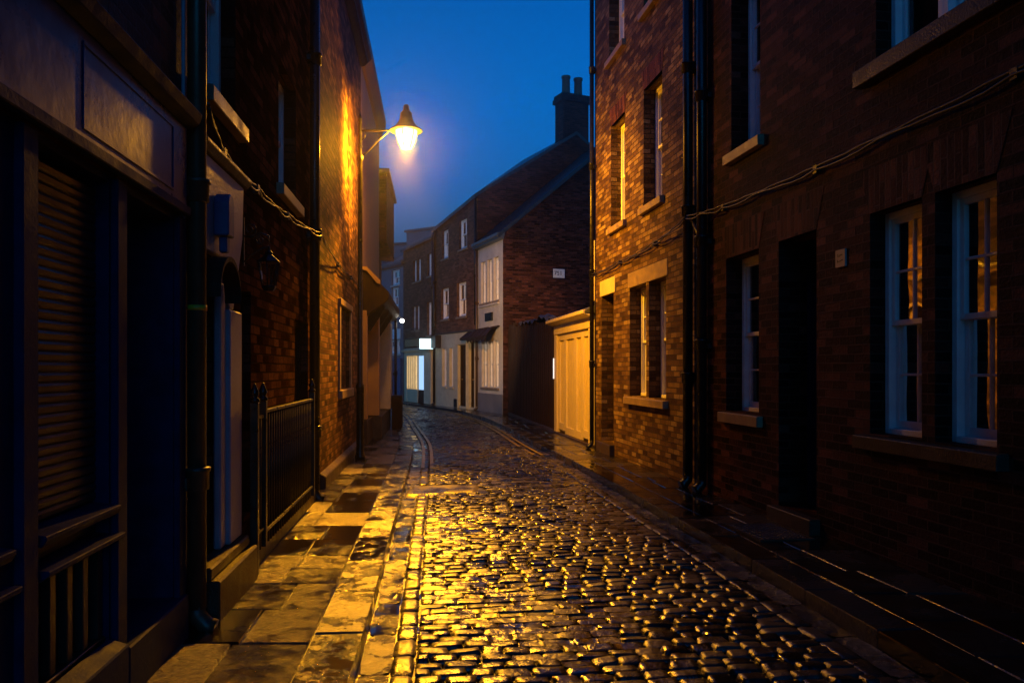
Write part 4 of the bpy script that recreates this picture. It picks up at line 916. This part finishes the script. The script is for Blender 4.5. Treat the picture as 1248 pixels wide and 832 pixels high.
# street plaque on the dark gable
(gx0, gy0), ga, _ = FA
pw = to_world(FA, -.004, -2.02, 4.86)
PL = thing('wall_plaque', (pw[0], pw[1], 4.86), ga - math.pi / 2, 'small white numbered plaque high on the dark brick gable end', 'sign')
m = Mesh(); m.box(-.215, .215, -.03, 0, -.15, .15); m.build('plate', 'plaque_white', PL, .004)
m = Mesh(); m.box(-.235, .235, -.022, -.0, .152, .175).box(-.235, .235, -.022, 0, -.175, -.152).box(-.235, -.217, -.022, 0, -.15, .15).box(.217, .235, -.022, 0, -.15, .15); m.build('plate_frame', 'painted_navy', PL)
text_mesh('751', .20, 'painted_navy', PL, (-.03, -.033, 0), (R(90), 0, 0))
# house name plaque, near right
pw = to_world(RIGHT, 6.83, .0, 2.54)
PL = thing('wall_plaque', pw, RIGHT[1] + math.pi, 'small pale plaque with two dark lines beside the near dark doorway', 'sign')
m = Mesh(); m.box(-.075, .075, -.018, 0, -.075, .075); m.build('plate', 'plaque_grey', PL, .003)
m = Mesh()
for (x0, x1, z0, z1) in ((-.035, -.028, .012, .04), (-.02, .0, .015, .022), (-.003, .004, .015, .034), (.01, .036, .024, .032), (-.042, -.034, -.034, -.010), (-.03, -.008, -.030, -.022), (-.004, .014, -.026, -.018), (.018, .042, -.022, -.013)):
    m.box(x0, x1, -.0205, -.018, z0, z1)
m.build('lettering', 'black_iron', PL)
# access cover in the right pavement
AC = thing('access_cover', (2.33, 7.25, .128), RIGHT[1] - R(90), 'bluish iron access cover set in the right pavement by the doorway', 'manhole cover')
m = Mesh(); m.box(-.22, .22, -.34, .34, -.02, .0)
for i in range(9):
    for j in range(13):
        m.box(-.20 + .047 * i, -.175 + .047 * i, -.32 + .05 * j, -.293 + .05 * j, .0, .004)
m.build('cover', 'iron_cover', AC, .001)
m = Mesh(); m.box(-.25, .25, -.37, -.345, -.02, .002).box(-.25, .25, .345, .37, -.02, .002).box(-.25, -.225, -.345, .345, -.02, .002).box(.225, .25, -.345, .345, -.02, .002); m.build('cover_frame', 'stone_dark', AC)

# ================================================================ LAMP HALO: scattering volume added to give the lamp its glow
bm = bmesh.new(); bmesh.ops.create_cube(bm, size=1.0)
for v_ in bm.verts: v_.co = (v_.co.x * 60, v_.co.y * 76 + 28, v_.co.z * 16 + 6.5)
me = bpy.data.meshes.new('halo_volume'); bm.to_mesh(me); bm.free()
hz = bpy.data.objects.new('halo_volume', me); C.objects.link(hz); tag(hz, kind='stuff')
mh = bpy.data.materials.new('halo_volume'); mh.use_nodes = True; t = mh.node_tree; t.nodes.remove(t.nodes['Principled BSDF'])
pv = t.nodes.new('ShaderNodeVolumePrincipled'); pv.inputs['Density'].default_value = HALO_DENSITY; pv.inputs['Anisotropy'].default_value = .965; pv.inputs['Color'].default_value = (.9, .92, .95, 1)
t.links.new(pv.outputs[0], t.nodes['Material Output'].inputs['Volume']); me.materials.append(mh)

for o_ in list(scene.objects):
    if o_.parent is None and 'label' in o_.keys() and 'group' not in o_.keys():
        g_ = {'brick_house': 'brick houses lining the street', 'rendered_house': 'rendered houses at the bend', 'shop_building': 'small shops on the street', 'rear_block': 'blocks behind the roofs',
              'cable': 'cables clipped along the walls', 'wall_plaque': 'wall plaques'}.get(o_.name.split('.')[0])
        if g_: o_['group'] = g_
